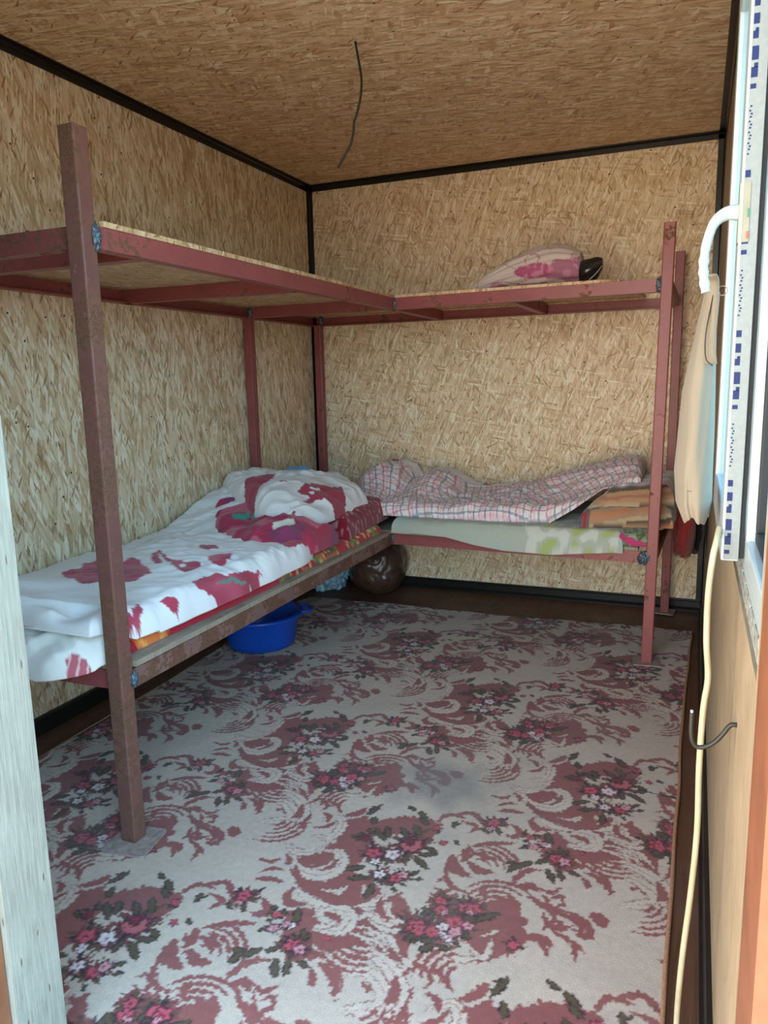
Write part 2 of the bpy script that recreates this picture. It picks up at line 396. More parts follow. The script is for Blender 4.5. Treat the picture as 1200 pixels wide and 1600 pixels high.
# ------------------------------------------------------------------ the window in the right wall
win = st(empty('window_1', (W, 1.4, WZ0)))
def wbox(name, bm, mat, parent=win):
    o = link(name, bm_mesh(name, bm), mat, parent)
    o.matrix_parent_inverse = Matrix.Translation((-W, -1.4, -WZ0)) if parent is win else Matrix.Identity(4)
    return o
FZ0, FZ1, MUL = .888, 2.0, 1.335
bm = bmesh.new()      # fixed frame: rails, near stile, mullion, far stile
x0, x1 = W+.0045, W+.062
add_box(bm, (x0, .915, FZ0), (x1, 1.90, FZ0+.055), .004); add_box(bm, (x0, .915, FZ1-.055), (x1, 1.90, FZ1), .004)
add_box(bm, (x0, .915, FZ0+.05), (x1, .965, FZ1-.05), .004); add_box(bm, (x0, MUL-.072, FZ0+.05), (x1, MUL, FZ1-.05), .004)
add_box(bm, (x0, 1.86, FZ0+.05), (x1, 1.90, FZ1-.05), .004)
wbox('window_frame', bm, M['pvc'])
bm = bmesh.new()      # glazing bead of the near fixed light
for a, b in (((.965, FZ0+.055), (MUL-.072, FZ0+.072)), ((.965, FZ1-.072), (MUL-.072, FZ1-.055)), ((.965, FZ0+.07), (.98, FZ1-.07)), ((MUL-.088, FZ0+.07), (MUL-.072, FZ1-.07))):
    add_box(bm, (x0+.012, a[0], a[1]), (x0+.034, b[0], b[1]), .003)
wbox('glazing_bead', bm, M['gasket'])
bm = bmesh.new(); add_box(bm, (x0+.030, .97, FZ0+.06), (x0+.036, MUL-.075, FZ1-.06)); wbox('pane', bm, M['glass'])
bm = bmesh.new()
for i in range(26):
    y = .91+i*.0395; add_box(bm, (W+.004, y, WZ0-.002), (W+.06, y+.041, FZ0+.001-.006*random.random()), .004)
for z in np.arange(.90, 2.0, .06): add_box(bm, (W+.012, 1.902, z), (W+.06, 1.928, z+.062), .003)
wbox('mounting_foam', bm, M['foam'])
# opening sash, slightly ajar: hinge on the far side
SX, SY0, SY1, SZ0, SZ1, ST = 2.1425, 1.285, 1.885, .905, 1.985, .026
sash = bpy.data.objects.new('sash', None); COL.objects.link(sash); sash.parent = win; sash.location = (SX-W, SY0-1.4, 0)
def sobj(name, bm, mat, parent=sash):
    o = link(name, bm_mesh(name, bm), mat, parent)
    return o
def sb(bm, a, b, bev=.0): add_box(bm, (a[0], a[1], a[2]-WZ0), (b[0], b[1], b[2]-WZ0), bev)
L = SY1-SY0
bm = bmesh.new()      # stiles and rails, outer overlap lip
sb(bm, (0, 0, SZ0), (ST, .075, SZ1), .003); sb(bm, (0, L-.075, SZ0), (ST, L, SZ1), .003)
sb(bm, (0, .07, SZ0), (ST, L-.07, SZ0+.075), .003); sb(bm, (0, .07, SZ1-.075), (ST, L-.07, SZ1), .003)
sash_frame = sobj('sash_frame', bm, M['pvc'])
bm = bmesh.new(); sb(bm, (.008, .07, SZ0+.07), (.014, L-.07, SZ1-.07)); sobj('pane', bm, M['glass'])
bm = bmesh.new(); sb(bm, (ST-.001, .004, SZ0+.004), (ST+.007, .012, SZ1)); sb(bm, (ST-.001, .012, SZ0+.004), (ST+.004, L-.01, SZ0+.012)); sobj('gasket', bm, M['gasket'])
bm = bmesh.new(); sb(bm, (.0035, -.0015, SZ0+.003), (ST-.001, .0005, SZ1-.003)); sobj('protective_film', bm, M['film'])
# printed marks on the film: rows of broad blue letter strokes and fine print
bm = bmesh.new(); z = SZ0+.012; k = 0
while z < SZ1-.16:
    for j, hh in enumerate((.007, .015, .020, .011, .015, .011)):
        if k == 0 and j < 1: pass
        ww = (.0075, .0085, .0085, .007, .0075, .007)[j]
        sb(bm, (.0045, -.0022, z), (.0045+ww, -.0015, z+hh*.9))
        if j in (1, 3): sb(bm, (.0045+ww*.4, -.0022, z+hh*.85), (.0045+ww, -.0015, z+hh*1.25))
        z += hh+.008
    z += .012
    for j in range(14):
        sb(bm, (.005+.001*(j % 3), -.0021, z), (.0062+.0018*((j*7) % 3)*.6+.0012, -.0015, z+.0022)); z += .0042+.002*((j*5) % 3 == 0)
    z += .02; k += 1
sobj('printed_marks', bm, M['ink'])
HZ = 1.425
bm = bmesh.new(); sb(bm, (-.0015, .002, HZ-.035), (.004, .034, HZ+.05), .001); sb(bm, (.004, -.003, HZ-.035), (.013, .001, HZ+.05)); sobj('lock_case', bm, plain('lock_metal', (.22, .21, .15), .45, .5, .2))
bm = bmesh.new(); sb(bm, (.010, -.0042, HZ-.030), (.013, -.003, HZ-.020)); sobj('red_lock_stop', bm, plain('red_dot', (.6, .08, .05)))
bm = bmesh.new(); sb(bm, (.010, -.0042, HZ+.0), (.0125, -.003, HZ+.012)); sobj('green_lock_stop', bm, plain('green_dot', (.02, .2, .08)))
hp = smooth_pts([(.002, .02, HZ-WZ0+.012), (-.018, .018, HZ-WZ0+.011), (-.034, .014, HZ-WZ0-.002), (-.043, .010, HZ-WZ0-.030), (-.046, .008, HZ-WZ0-.058), (-.045, .007, HZ-WZ0-.080), (-.041, .006, HZ-WZ0-.103)], 6)
rad = [.0125-.0055*min(1, i/14) + (.0008*math.sin(i*1.4) if i > 20 else 0) for i in range(len(hp))]
tube('handle', [tuple(p) for p in hp], rad, M['pvc'], sash, 14)
# ------------------------------------------------------------------ welded bunk frame (one thing)
ZL, ZU = .4806, 1.567            # tops of the lower and upper rails
FL, FR, BR, MID, CRN, NR, JN = (.756, 1.4344), (1.9502, 3.2045), (1.9934, 3.949), (.034, 3.285), (.062, 3.985), (.034, 1.4344), (.7736, 3.2565)
LEAN = {'FL': (.012, -.0135), 'FR': (.0137, .0085), 'BR': (.003, 0), 'JN': (.0254, .0129)}
def at(p, k, z):
    l = LEAN.get(k, (0, 0)); return Vector((p[0]+l[0]*z, p[1]+l[1]*z, z))
frame = empty('bunk_bed_frame', (.756, 1.4344, 0))
tag(frame, 'L-shaped two-tier bunk frame of red-brown painted steel along left and back walls', 'bunk bed')
def fobj(name, bm, mat, label=None):
    me = bm_mesh(name, bm); me.transform(Matrix.Translation(-frame.location)); o = link(name, me, mat, frame)
    if label: o['label'] = label
    return o
def post(p, k, top, mat, rot=0, label=None, sz=.042, z0=.004):
    bm = bmesh.new(); a, b = at(p, k, z0), at(p, k, top)
    c, s = math.cos(rot), math.sin(rot)
    add_beam(bm, a, b, rr(sz, sz, .004), up=Vector((-s, c, 0)), side=Vector((c, s, 0)))
    return fobj('post', bm, mat, label)
post(FL, 'FL', 1.775, M['rusty'], 0, 'rusty near post', .046)
post(FR, 'FR', 1.770, M['paint'], 0, None, .044); post(BR, 'BR', 1.766, M['paint'], 0, None, .042)
post(MID, 'MID', 1.520, M['paint']); post(CRN, 'CRN', 1.520, M['paint']); post(NR, 'NR', 1.520, M['paint'])
def plate(p, rot, sz=.11):
    bm = bmesh.new(); c, s = math.cos(rot), math.sin(rot)
    add_beam(bm, (p[0], p[1], .007), (p[0], p[1], .012), rr(sz, sz, .008), up=Vector((-s, c, 0)), side=Vector((c, s, 0)))
    fobj('foot_plate', bm, M['plate'])
plate((.765, 1.425), .15, .125); plate(FR, .1); plate(BR, -.1, .1); plate(MID, 0, .06); plate(CRN, 0, .08); plate(NR, 0, .06)
# angle iron: profile in (side, up); vertical face on the outside, flange at the bottom turned inwards
def angle(p, q, mat, flip=1, ht=.050, fw=.038, name='rail', label=None, t=.005):
    bm = bmesh.new()
    prof = [(0, 0), (0, -ht), (flip*fw, -ht), (flip*fw, -ht+t), (flip*t, -ht+t), (flip*t, 0)]
    add_beam(bm, p, q, prof); return fobj(name, bm, mat, label)
V = Vector
for z, mo, mk in ((ZL, 'rail_worn', 'paint'), (ZU, 'paint', 'paint')):
    a, b = at(FL, 'FL', z), at(JN, 'JN', z)
    angle(a+V((.021, .02, 0)), b+V((.0, .0, 0)), M[mo], -1, label='worn lower rail' if z == ZL else None)
    c = at(FR, 'FR', z)
    angle(b+V((.002, 0, 0)), c+V((-.02, 0, 0)), M['paint'], -1)                            # back bunk front rail
    angle(V((.05, MID[1]-.02, z)), b+V((-.006, 0, 0)), M[mk], -1)                         # its continuation to the left wall
    angle(V((.05, FL[1]-.018, z)), a+V((-.02, 0, 0)), M['paint_worn' if z == ZU else 'paint'], -1, name='end_rail')
    angle(V((.008, FL[1], z)), V((.008, D-.03, z)), M['paint'], 1, name='wall_rail')
    angle(V((.03, D-.006, z)), V((BR[0]-.02, D-.006, z)), M['paint'], 1, name='wall_rail')
    d = at(BR, 'BR', z); angle(c+V((.018, .02, 0)), d+V((-.0, -.02, 0)), M['paint'], -1, name='end_rail')
    angle(b+V((-.002, .004, 0)), V((b.x-.01, D-.012, z)), M['paint'], -1, name='cross_member')
    angle(V((1.36, b.y+.006, z)), V((1.37, D-.012, z)), M['paint'], -1, name='cross_member')
    angle(V((.014, 2.41, z)), V((.757, 2.43, z)), M['paint'], -1, name='cross_member')
    angle(V((.014, 1.60, z)), V((.757, 1.605, z)), M['paint'], -1, name='cross_member')
def weld(p, sz):
    bm = bmesh.new(); bmesh.ops.create_icosphere(bm, subdivisions=4, radius=1)
    co = np.array([v.co for v in bm.verts]); n = pn(co[:, 0]*2.3+p[0]*31, co[:, 1]*2.3, co[:, 2]*2.3)*.45+pn(co[:, 0]*6, co[:, 1]*6, co[:, 2]*6+p[2])*.25
    for v, k in zip(bm.verts, n): v.co = Vector((p[0]+v.co.x*sz[0]*(1+k), p[1]+v.co.y*sz[1]*(1+k), p[2]+v.co.z*sz[2]*(1+k)))
    o = fobj('weld_bead', bm, M['weld']); o.data.polygons.foreach_set('use_smooth', [True]*len(o.data.polygons))
weld(at(FL, 'FL', ZU-.027)+V((.024, .020, 0)), (.011, .012, .027)); weld(at(FL, 'FL', ZL-.025)+V((.026, .020, 0)), (.010, .011, .018))
weld(at(FR, 'FR', ZU-.024)+V((-.026, -.012, 0)), (.013, .012, .026)); weld(at(FR, 'FR', ZL-.024)+V((-.030, -.014, 0)), (.022, .014, .026))
weld(at(JN, 'JN', ZU-.024)+V((.0, -.003, 0)), (.009, .006, .024)); weld(at(JN, 'JN', ZL-.020)+V((0, -.003, 0)), (.009, .007, .020))
weld(V((.058, 3.262, ZU-.024)), (.010, .008, .024)); weld(V((.09, 3.962, ZU-.02)), (.012, .01, .02))

# ------------------------------------------------------------------ boards lying in the frame
def board(name, quad, z0, th, mat, label, cat='bed board', group=None):
    bm = bmesh.new(); n = len(quad)
    A = [bm.verts.new((x, y, z0)) for x, y in quad]; B = [bm.verts.new((x, y, z0+th)) for x, y in quad]
    for i in range(n): bm.faces.new((A[i], A[(i+1) % n], B[(i+1) % n], B[i]))
    bm.faces.new(A[::-1]); bm.faces.new(B)
    o = link(name, bm_mesh(name, bm), mat); return tag(o, label, cat, group)
board('bed_board', [(.012, 1.66), (.50, 1.62), (.765, 1.455), (.799, 1.462), (.812, 3.268), (.812, 4.0), (.012, 4.0)], ZU+.001, .013, M['osb_board'], 'bare chipboard sheet on the upper bunk along left wall')
board('bed_board', [(.815, 3.276), (1.70, 3.236), (1.79, 3.275), (1.85, 3.985), (.815, 3.985)], ZU+.001, .012, M['osb_board'], 'chipboard sheet on the upper bunk under the floral bundle')
board('bed_board', [(.012, 1.460), (.780, 1.470), (.784, 2.3), (.786, 3.225), (.012, 3.225)], ZL+.001, .016, M['old_board'], 'weathered board of lower left bunk showing beside the red mattress edge', 'bed board')
board('bed_board', [(.012, 3.235), (.786, 3.262), (1.90, 3.212), (1.92, 3.985), (.012, 3.985)], ZL+.001, .014, M['old_board'], 'weathered board of lower back bunk, edge showing beneath pale green mattress', 'bed board')

# ------------------------------------------------------------------ carpet with floral pattern
POLY = [[(-.186,.078),(-.134,.123),(-.091,.095),(-.065,.023),(-.063,-.038),(-.068,-.111),(.002,-.126),(.016,-.179),(-.017,-.204),(-.06,-.214),(-.107,-.219),(-.166,-.202),(-.208,-.157),(-.205,-.141),(-.159,-.173),(-.114,-.17),(-.086,-.132),(-.111,-.07),(-.142,-.044),(-.179,-.05),(-.158,-.012),(-.166,.051)],[(-.524,.183),(-.48,.209),(-.406,.205),(-.344,.197),(-.327,.144),(-.359,.161),(-.395,.163),(-.448,.154),(-.491,.128)],[(-.148,-.284),(-.103,-.261),(-.063,-.321),(-.009,-.312),(.04,-.31),(.075,-.354),(-.031,-.39),(-.081,-.35)],[(-.012,-.233),(.027,-.206),(.049,-.245),(.112,-.25),(.149,-.285),(.156,-.324),(.096,-.347),(.048,-.291),(.008,-.295)],[(-.102,.108),(-.036,.159),(.029,.174),(.079,.158),(.081,.109),(.066,.056),(.013,.084),(-.076,.059)],[(.149,-.123),(.203,-.096),(.231,-.188),(.174,-.186)],[(-.27,.329),(-.223,.379),(-.16,.425),(-.114,.322),(-.127,.256),(-.172,.21),(-.219,.253)],[(-.23,-.096),(-.138,-.054),(-.13,-.099),(-.16,-.125),(-.202,-.119)],[(-.459,.096),(-.435,.085),(-.422,.053),(-.417,.019),(-.454,.069)],[(-.38,.068),(-.324,.117),(-.285,.094),(-.267,.03),(-.307,.007),(-.305,.042)],[(-.604,.311),(-.487,.306),(-.456,.272),(-.485,.218),(-.563,.245)],[(-.431,.327),(-.405,.347),(-.351,.289),(-.371,.26),(-.406,.28)],[(.072,-.189),(.08,-.168),(.102,-.19),(.131,-.203),(.124,-.217),(.093,-.211)],[(.332,-.167),(.351,-.149),(.376,-.161),(.381,-.202),(.363,-.235),(.33,-.222)],[(.288,-.232),(.327,-.223),(.338,-.255),(.297,-.265)],[(.332,.202),(.386,.23),(.413,.2),(.417,.141),(.487,.189),(.501,.143),(.445,.094),(.412,.068),(.357,.119)],[(.251,-.169),(.295,-.141),(.316,-.179),(.284,-.218)],[(.149,.034),(.163,.017),(.19,-.015),(.174,-.021),(.157,.001)],[(.163,.069),(.177,.093),(.193,.05),(.185,.018),(.167,.041)]]
CREAM = [(.022,[(-.234,-.101),(-.197,-.146),(-.145,-.154),(-.112,-.128),(-.109,-.084),(-.128,-.054),(-.149,-.051)]),(.014,[(-.176,-.193),(-.123,-.206),(-.077,-.198),(-.052,-.166)]),(.026,[(.023,-.132),(.027,-.194),(.052,-.233),(.096,-.25),(.131,-.237)]),(.016,[(.064,-.18),(.065,-.216),(.099,-.238),(.135,-.224)]),(.008,[(.058,-.276),(.106,-.285),(.143,-.329)]),(.008,[(.046,-.286),(.09,-.296),(.114,-.335)]),(.007,[(.039,-.3),(.072,-.309),(.092,-.338)]),(.018,[(-.483,.116),(-.419,.155),(-.351,.135),(-.305,.087),(-.301,.035),(-.32,.011)]),(.02,[(-.426,.079),(-.384,.104),(-.331,.068),(-.323,.036),(-.364,.012),(-.399,-.001)]),(.006,[(-.485,.208),(-.426,.219),(-.354,.183)]),(.006,[(-.468,.198),(-.397,.188),(-.362,.166)]),(.006,[(-.495,.193),(-.44,.192),(-.39,.165)]),(.015,[(-.499,.349),(-.461,.282),(-.396,.251),(-.353,.282)]),(.009,[(-.219,.253),(-.173,.225),(-.167,.282)]),(.009,[(-.263,.216),(-.213,.205),(-.177,.228)]),(.015,[(-.244,.056),(-.197,.091),(-.173,.057),(-.182,-.004),(-.232,-.007)]),(.015,[(-.278,-.064),(-.239,-.088),(-.204,-.079),(-.183,-.052)]),(.012,[(-.017,-.222),(.03,-.192),(.046,-.168)]),(.01,[(.011,-.265),(.024,-.237),(.044,-.235)]),(.02,[(-.083,-.283),(-.042,-.244),(-.006,-.254),(-.006,-.3),(-.065,-.317)]),(.012,[(-.164,-.215),(-.11,-.239),(-.061,-.239)]),(.006,[(.283,-.213),(.308,-.193),(.316,-.179)]),(.008,[(.411,.184),(.44,.195),(.467,.252)]),(.006,[(.432,.132),(.462,.121),(.494,.133)])]
ROSE = [(.008,[(-.323,.045),(-.311,.067),(-.326,.116)]),(.005,[(-.221,-.111),(-.182,-.129),(-.16,-.126)]),(.004,[(-.145,-.137),(-.122,-.107),(-.121,-.074)]),(.004,[(.141,.009),(.159,-.054),(.187,-.083)]),(.011,[(.145,.04),(.159,-.006),(.186,-.024)]),(.008,[(-.017,-.222),(.015,-.167),(.02,-.146)]),(.006,[(.039,-.171),(.047,-.211),(.083,-.238)]),(.008,[(-.188,.103),(-.159,.132),(-.146,.163)]),(.008,[(-.177,.081),(-.143,.098),(-.129,.125)]),(.006,[(-.144,-.252),(-.157,-.269),(-.176,-.239),(-.171,-.211)]),(.006,[(-.066,-.265),(-.039,-.267),(-.015,-.281)]),(.005,[(-.115,.311),(-.074,.316),(-.048,.275)]),(.004,[(-.055,.354),(-.004,.331),(.009,.277)]),(.005,[(-.145,.476),(-.087,.428),(-.006,.403),(.008,.377),(-.013,.374)]),(.004,[(-.096,.471),(-.063,.426),(-.04,.457)]),(.006,[(-.109,.323),(-.148,.395),(-.19,.413)]),(.004,[(-.315,.12),(-.29,.158),(-.255,.133),(-.262,.103)]),(.004,[(-.267,.156),(-.236,.149),(-.204,.115)]),(.005,[(-.254,.097),(-.228,.088),(-.218,.057)]),(.004,[(-.242,.023),(-.211,.043),(-.199,.073)]),(.003,[(-.298,.01),(-.268,.013),(-.275,.036)]),(.005,[(-.253,-.108),(-.231,-.129),(-.236,-.146)]),(.004,[(-.283,-.192),(-.258,-.168),(-.23,-.165)]),(.006,[(-.277,-.217),(-.245,-.205),(-.207,-.204)]),(.004,[(-.315,-.146),(-.275,-.146),(-.258,-.125)]),(.006,[(-.225,-.27),(-.199,-.291),(-.185,-.322)]),(.003,[(.137,-.076),(.155,-.062),(.179,-.086),(.164,-.105),(.143,-.093)]),(.01,[(.149,.034),(.169,-.009),(.211,-.028)]),(.009,[(.191,.028),(.224,.004),(.26,.011)]),(.006,[(.189,.064),(.216,.066),(.231,.042)]),(.006,[(.208,.093),(.226,.062),(.252,.063)]),(.006,[(.178,.09),(.228,.124),(.286,.145)]),(.008,[(.327,-.024),(.352,-.008),(.375,-.019)]),(.006,[(.357,-.048),(.383,-.06),(.413,-.079),(.431,-.113)]),(.006,[(.43,-.066),(.473,-.074),(.503,-.102),(.503,-.13),(.485,-.131),(.49,-.115)]),(.004,[(.41,-.143),(.417,-.118),(.433,-.106),(.442,-.114),(.423,-.133)]),(.008,[(.311,-.062),(.334,-.084),(.335,-.114),(.306,-.14)]),(.005,[(.4,-.09),(.413,-.119),(.441,-.131),(.474,-.102)]),(.006,[(.097,.217),(.145,.239),(.185,.197)]),(.005,[(.061,.16),(.08,.21),(.129,.211)]),(.005,[(.124,.192),(.17,.183),(.157,.145)]),(.003,[(.145,.003),(.154,-.042),(.193,-.081),(.235,-.084)]),(.009,[(.269,.353),(.313,.305),(.373,.283),(.436,.286),(.472,.32)]),(.006,[(.303,.258),(.327,.233),(.362,.238)]),(.012,[(.5,-.052),(.521,-.067),(.526,-.082)]),(.008,[(.374,-.189),(.404,-.172),(.439,-.186)]),(.003,[(.451,-.149),(.486,-.163),(.503,-.187)]),(.008,[(.342,-.126),(.363,-.133),(.348,-.135)]),(.006,[(.266,-.092),(.249,-.06),(.259,-.05)]),(.004,[(.308,-.031),(.333,.045),(.372,.06)]),(.005,[(.307,-.006),(.327,.036),(.35,.045)]),(.006,[(.203,-.128),(.228,-.13),(.253,-.103)]),(.004,[(.373,-.007),(.402,-.015),(.422,.011)]),(.004,[(.406,-.039),(.427,-.019),(.439,-.051)]),(.005,[(.467,.088),(.491,.084),(.51,.057)]),(.005,[(.461,.072),(.48,.046),(.478,.032)]),(.006,[(.252,.172),(.279,.174),(.28,.215)])]
LEAF = [[(-.065,-.138),(-.025,-.116)],[(-.087,-.111),(-.044,-.081)],[(-.133,.03),(-.098,.019)],[(-.085,.081),(-.036,.034)],[(-.058,.099),(-.033,.051)],[(-.016,.106),(.014,.068)],[(.009,.132),(.041,.086)],[(.012,.168),(.044,.145)],[(.035,-.001),(.045,-.041)],[(.058,.0),(.107,-.039)],[(.063,.009),(.108,.026)],[(.001,-.133),(.003,-.19)],[(.071,-.073),(.09,-.052)],[(.085,-.088),(.107,-.077)],[(.048,-.129),(.063,-.146)],[(-.362,.231),(-.347,.258)],[(-.348,.216),(-.323,.245)],[(-.313,.249),(-.278,.201)],[(-.34,.326),(-.306,.305)],[(-.29,.321),(-.294,.354)],[(-.239,.297),(-.218,.263)],[(-.237,.319),(-.206,.341)],[(-.329,.212),(-.314,.228)],[(-.133,.132),(-.112,.195)],[(-.136,.176),(-.111,.167)],[(-.036,.213),(-.009,.196)],[(.0,.199),(.032,.166)],[(-.099,.043),(-.119,.043)],[(-.077,.051),(-.102,.074)],[(.074,.044),(.106,.033)],[(-.107,.133),(-.096,.094)],[(.176,-.301),(.196,-.267)],[(.142,-.282),(.147,-.253)],[(.116,-.254),(.14,-.245)],[(.204,-.269),(.236,-.273)],[(.235,-.247),(.253,-.256)],[(.268,-.229),(.252,-.214)],[(.145,-.18),(.153,-.2)],[(.16,-.174),(.172,-.199)],[(.198,-.178),(.211,-.195)],[(.211,-.143),(.218,-.164)],[(.26,-.172),(.31,-.124)],[(.348,.079),(.373,.103)],[(.379,.069),(.403,.024)],[(.407,.073),(.421,.037)],[(.427,.08),(.457,.071)],[(.392,.169),(.409,.138)],[(.414,.162),(.409,.138)],[(.299,.127),(.314,.14)],[(.301,.159),(.312,.171)],[(.318,.205),(.338,.196)],[(.279,.06),(.312,.065)],[(.292,.023),(.304,.063)],[(.307,.049),(.338,.082)],[(.295,.188),(.298,.214)],[(.185,.18),(.208,.164)],[(.224,.195),(.235,.166)],[(.132,.104),(.147,.086)],[(.111,.187),(.112,.153)],[(.127,.184),(.12,.173)],[(.351,.225),(.37,.169)]]
FLOW = [('red',-.046,-.024,.022),('wht',.002,-.013,.021),('wht',-.028,-.054,.013),('rose',.032,.043,.032),('dkr',.023,.056,.014),('wht',.001,-.096,.016),('red',.044,-.097,.017),('pnk',.055,-.079,.014),('red',-.332,.263,.023),('pnk',-.288,.269,.02),('red',-.258,.301,.023),('wht',-.277,.257,.012),('red',-.308,.359,.015),('red',-.249,.359,.017),('red',.071,.138,.012),('red',.109,.08,.01),('dkr',-.093,.029,.014),('red',.154,-.239,.018),('red',.184,-.234,.017),('wht',.2,-.211,.014),('wht',.222,-.241,.013),('pnk',.23,-.217,.015),('pnk',.253,-.191,.013),('red',.18,-.161,.016),('pnk',.19,-.166,.008),('red',.249,-.134,.019),('pnk',.245,-.148,.009),('red',.313,.187,.012),('pnk',.33,.146,.014),('wht',.362,.166,.011),('pnk',.348,.168,.01),('red',.392,.117,.017),('pnk',.414,.111,.015),('red',.209,.215,.019),('pnk',.211,.19,.009),('red',.453,.162,.007),('red',.357,-.211,.013)]

PX, PY = .959, .987
def make_tile(res=.0024):
    nx, ny = int(round(PX/res)), int(round(PY/res)); rx, ry = PX/nx, PY/ny
    gx = (np.arange(nx)+.5)*rx; gy = (np.arange(ny)+.5)*ry; GX, GY = np.meshgrid(gx, gy)
    # feathery warp so that edges look woven
    wx = .0022*np.sin(GX*2*math.pi/PX*37+3*np.sin(GY*2*math.pi/PY*23)); wy = .0022*np.sin(GY*2*math.pi/PY*41+3*np.sin(GX*2*math.pi/PX*29))
    img = np.zeros((ny, nx, 3)); img[:] = (.60, .47, .375)
    ROSEC = np.array((.29, .085, .075)); CRM = np.array((.65, .515, .41)); INK = np.array((.03, .014, .02)); GRN = np.array((.10, .068, .032)); OUT = np.array((.40, .18, .15))
    def window(cx, cy, R):
        ix = np.arange(int((cx-R)/rx)-1, int((cx+R)/rx)+2); iy = np.arange(int((cy-R)/ry)-1, int((cy+R)/ry)+2)
        X = (ix+.5)*rx; Y = (iy+.5)*ry; XX, YY = np.meshgrid(X, Y)
        ii = np.ix_(iy % ny, ix % nx)
        return ii, XX+wx[ii], YY+wy[ii]
    def put(pts, R, fn, col, soft=.0012):
        P = np.array(pts, float)
        for ox, oy in ((0, 0), (PX/2, PY/2)):
            Q = P+np.array((ox, oy)); c = (Q.min(0)+Q.max(0))/2; rad = (Q.max(0)-Q.min(0)).max()/2+R
            ii, XX, YY = window(c[0], c[1], rad); d = fn(Q, XX, YY)
            a = np.clip(.5-d/soft/2, 0, 1)[..., None]; img[ii] = img[ii]*(1-a)+col*a
    def sd_poly(Q, X, Y):
        d = np.full(X.shape, 1e9); ins = np.zeros(X.shape, bool); n = len(Q)
        for i in range(n):
            a, b = Q[i], Q[(i+1) % n]; e = b-a; t = np.clip(((X-a[0])*e[0]+(Y-a[1])*e[1])/(e@e+1e-12), 0, 1)
            d = np.minimum(d, np.hypot(X-a[0]-t*e[0], Y-a[1]-t*e[1]))
            cnd = (a[1] > Y) != (b[1] > Y); xx = a[0]+(Y-a[1])*e[0]/(e[1] if abs(e[1]) > 1e-9 else 1e-9); ins ^= cnd & (X < xx)
        return np.where(ins, -d, d)
    def sd_stroke(wd, taper=True):
        def f(Q, X, Y):
            S = smooth_pts([tuple(q) for q in Q], 6) if len(Q) > 2 else Q; n = len(S); d = np.full(X.shape, 1e9)
            for i in range(n-1):
                a, b = S[i], S[i+1]; e = b-a; t = np.clip(((X-a[0])*e[0]+(Y-a[1])*e[1])/(e@e+1e-12), 0, 1)
                u = (i+t)/(n-1); ww = wd*(.15+.85*np.sin(np.clip(u, 0, 1)*math.pi)**.7) if taper else wd
                d = np.minimum(d, np.hypot(X-a[0]-t*e[0], Y-a[1]-t*e[1])-ww)
            return d
        return f
    def fr(d, amp=.006, k=55):    # fringe: jagged edge for rose fields
        return lambda Q, X, Y: d(Q, X, Y)+amp*np.abs(np.sin(X*k*2+1.5*np.sin(Y*k*1.3)))*1.0-amp*.75
    for p in POLY: put(p, .03, fr(sd_poly, .010, 60), OUT, .002); put(p, .03, fr(sd_poly, .012, 60), ROSEC)
    for wd, p in CREAM:
        put(p, wd+.01, sd_stroke(wd+.001), ROSEC*.8); put(p, wd+.01, sd_stroke(wd-.0015), CRM)
        if wd > .012: put(p, wd, sd_stroke(.0012), OUT, .001)
    for wd, p in ROSE: put(p, wd+.01, fr(sd_stroke(wd*1.45+.001), .0022, 60), ROSEC)
    rs = random.Random(4)
    for (k, x, y, r) in FLOW:     # sprays of thin leaves radiating from each bunch
        if r > .014:
            for j in range(11):
                th = rs.uniform(0, 6.28); l0, l1 = r*.6, r*rs.uniform(1.9, 2.9); bd = rs.uniform(-.35, .35)
                P3 = [(x+math.cos(th)*l0, y+math.sin(th)*l0), (x+math.cos(th+bd*.5)*(l0+l1)/2, y+math.sin(th+bd*.5)*(l0+l1)/2), (x+math.cos(th+bd)*l1, y+math.sin(th+bd)*l1)]
                put(P3, .03, sd_stroke(rs.uniform(.003, .006)), (ROSEC*.8, INK*1.3, GRN, ROSEC*.6)[j % 4])
    for i in range(5):            # feathered fans of nested arcs between the bunches
        cx, cy, a0 = ((-.20, .16, 2.2), (.22, .02, .4), (.05, -.30, 3.9), (-.36, .02, 5.0), (.30, -.12, 1.3))[i]
        for j in range(5):
            rr0 = .028+.018*j; P3 = [(cx+rr0*math.cos(a0+s_*1.7-.1*j), cy+rr0*math.sin(a0+s_*1.7-.1*j)) for s_ in (0, .25, .5, .75, 1)]
            put(P3, .03, fr(sd_stroke(.0055), .0012, 60), ROSEC)
    for (k, x, y, r) in FLOW:     # dark ground and rose glow behind each cluster
        if r > .014: put([(x, y)], r*2.2, lambda Q, X, Y, r=r: np.hypot(X-Q[0][0], Y-Q[0][1])-r*(1.45+.45*np.sin(9*np.arctan2(Y-Q[0][1], X-Q[0][0])+x*50)), ROSEC*.62)
    for (a, b) in LEAF:
        a = np.array(a); b = np.array(b); ln = np.linalg.norm(b-a); wd = max(.004, min(.0095, ln*.22))
        put([tuple(a), tuple((a+b)/2), tuple(b)], .03, sd_stroke(wd+.002), INK); put([tuple(a), tuple((a+b)/2), tuple(b)], .03, sd_stroke(wd*.75), GRN)
    for (k, x, y, r) in FLOW:
        for j in range(7):
            th = rs.uniform(0, 6.28); q = (x+math.cos(th)*r*1.9, y+math.sin(th)*r*1.9)
            if r > .010: put([(x, y), q], .03, sd_stroke(.0035), INK if j % 2 else GRN*.8)
    PAL = dict(red=((.38, .028, .05), (.56, .09, .12)), wht=((.62, .30, .32), (.78, .68, .64)), pnk=((.50, .12, .16), (.68, .34, .34)), rose=((.30, .03, .05), (.50, .12, .13)), dkr=((.10, .01, .02), (.24, .02, .04)))
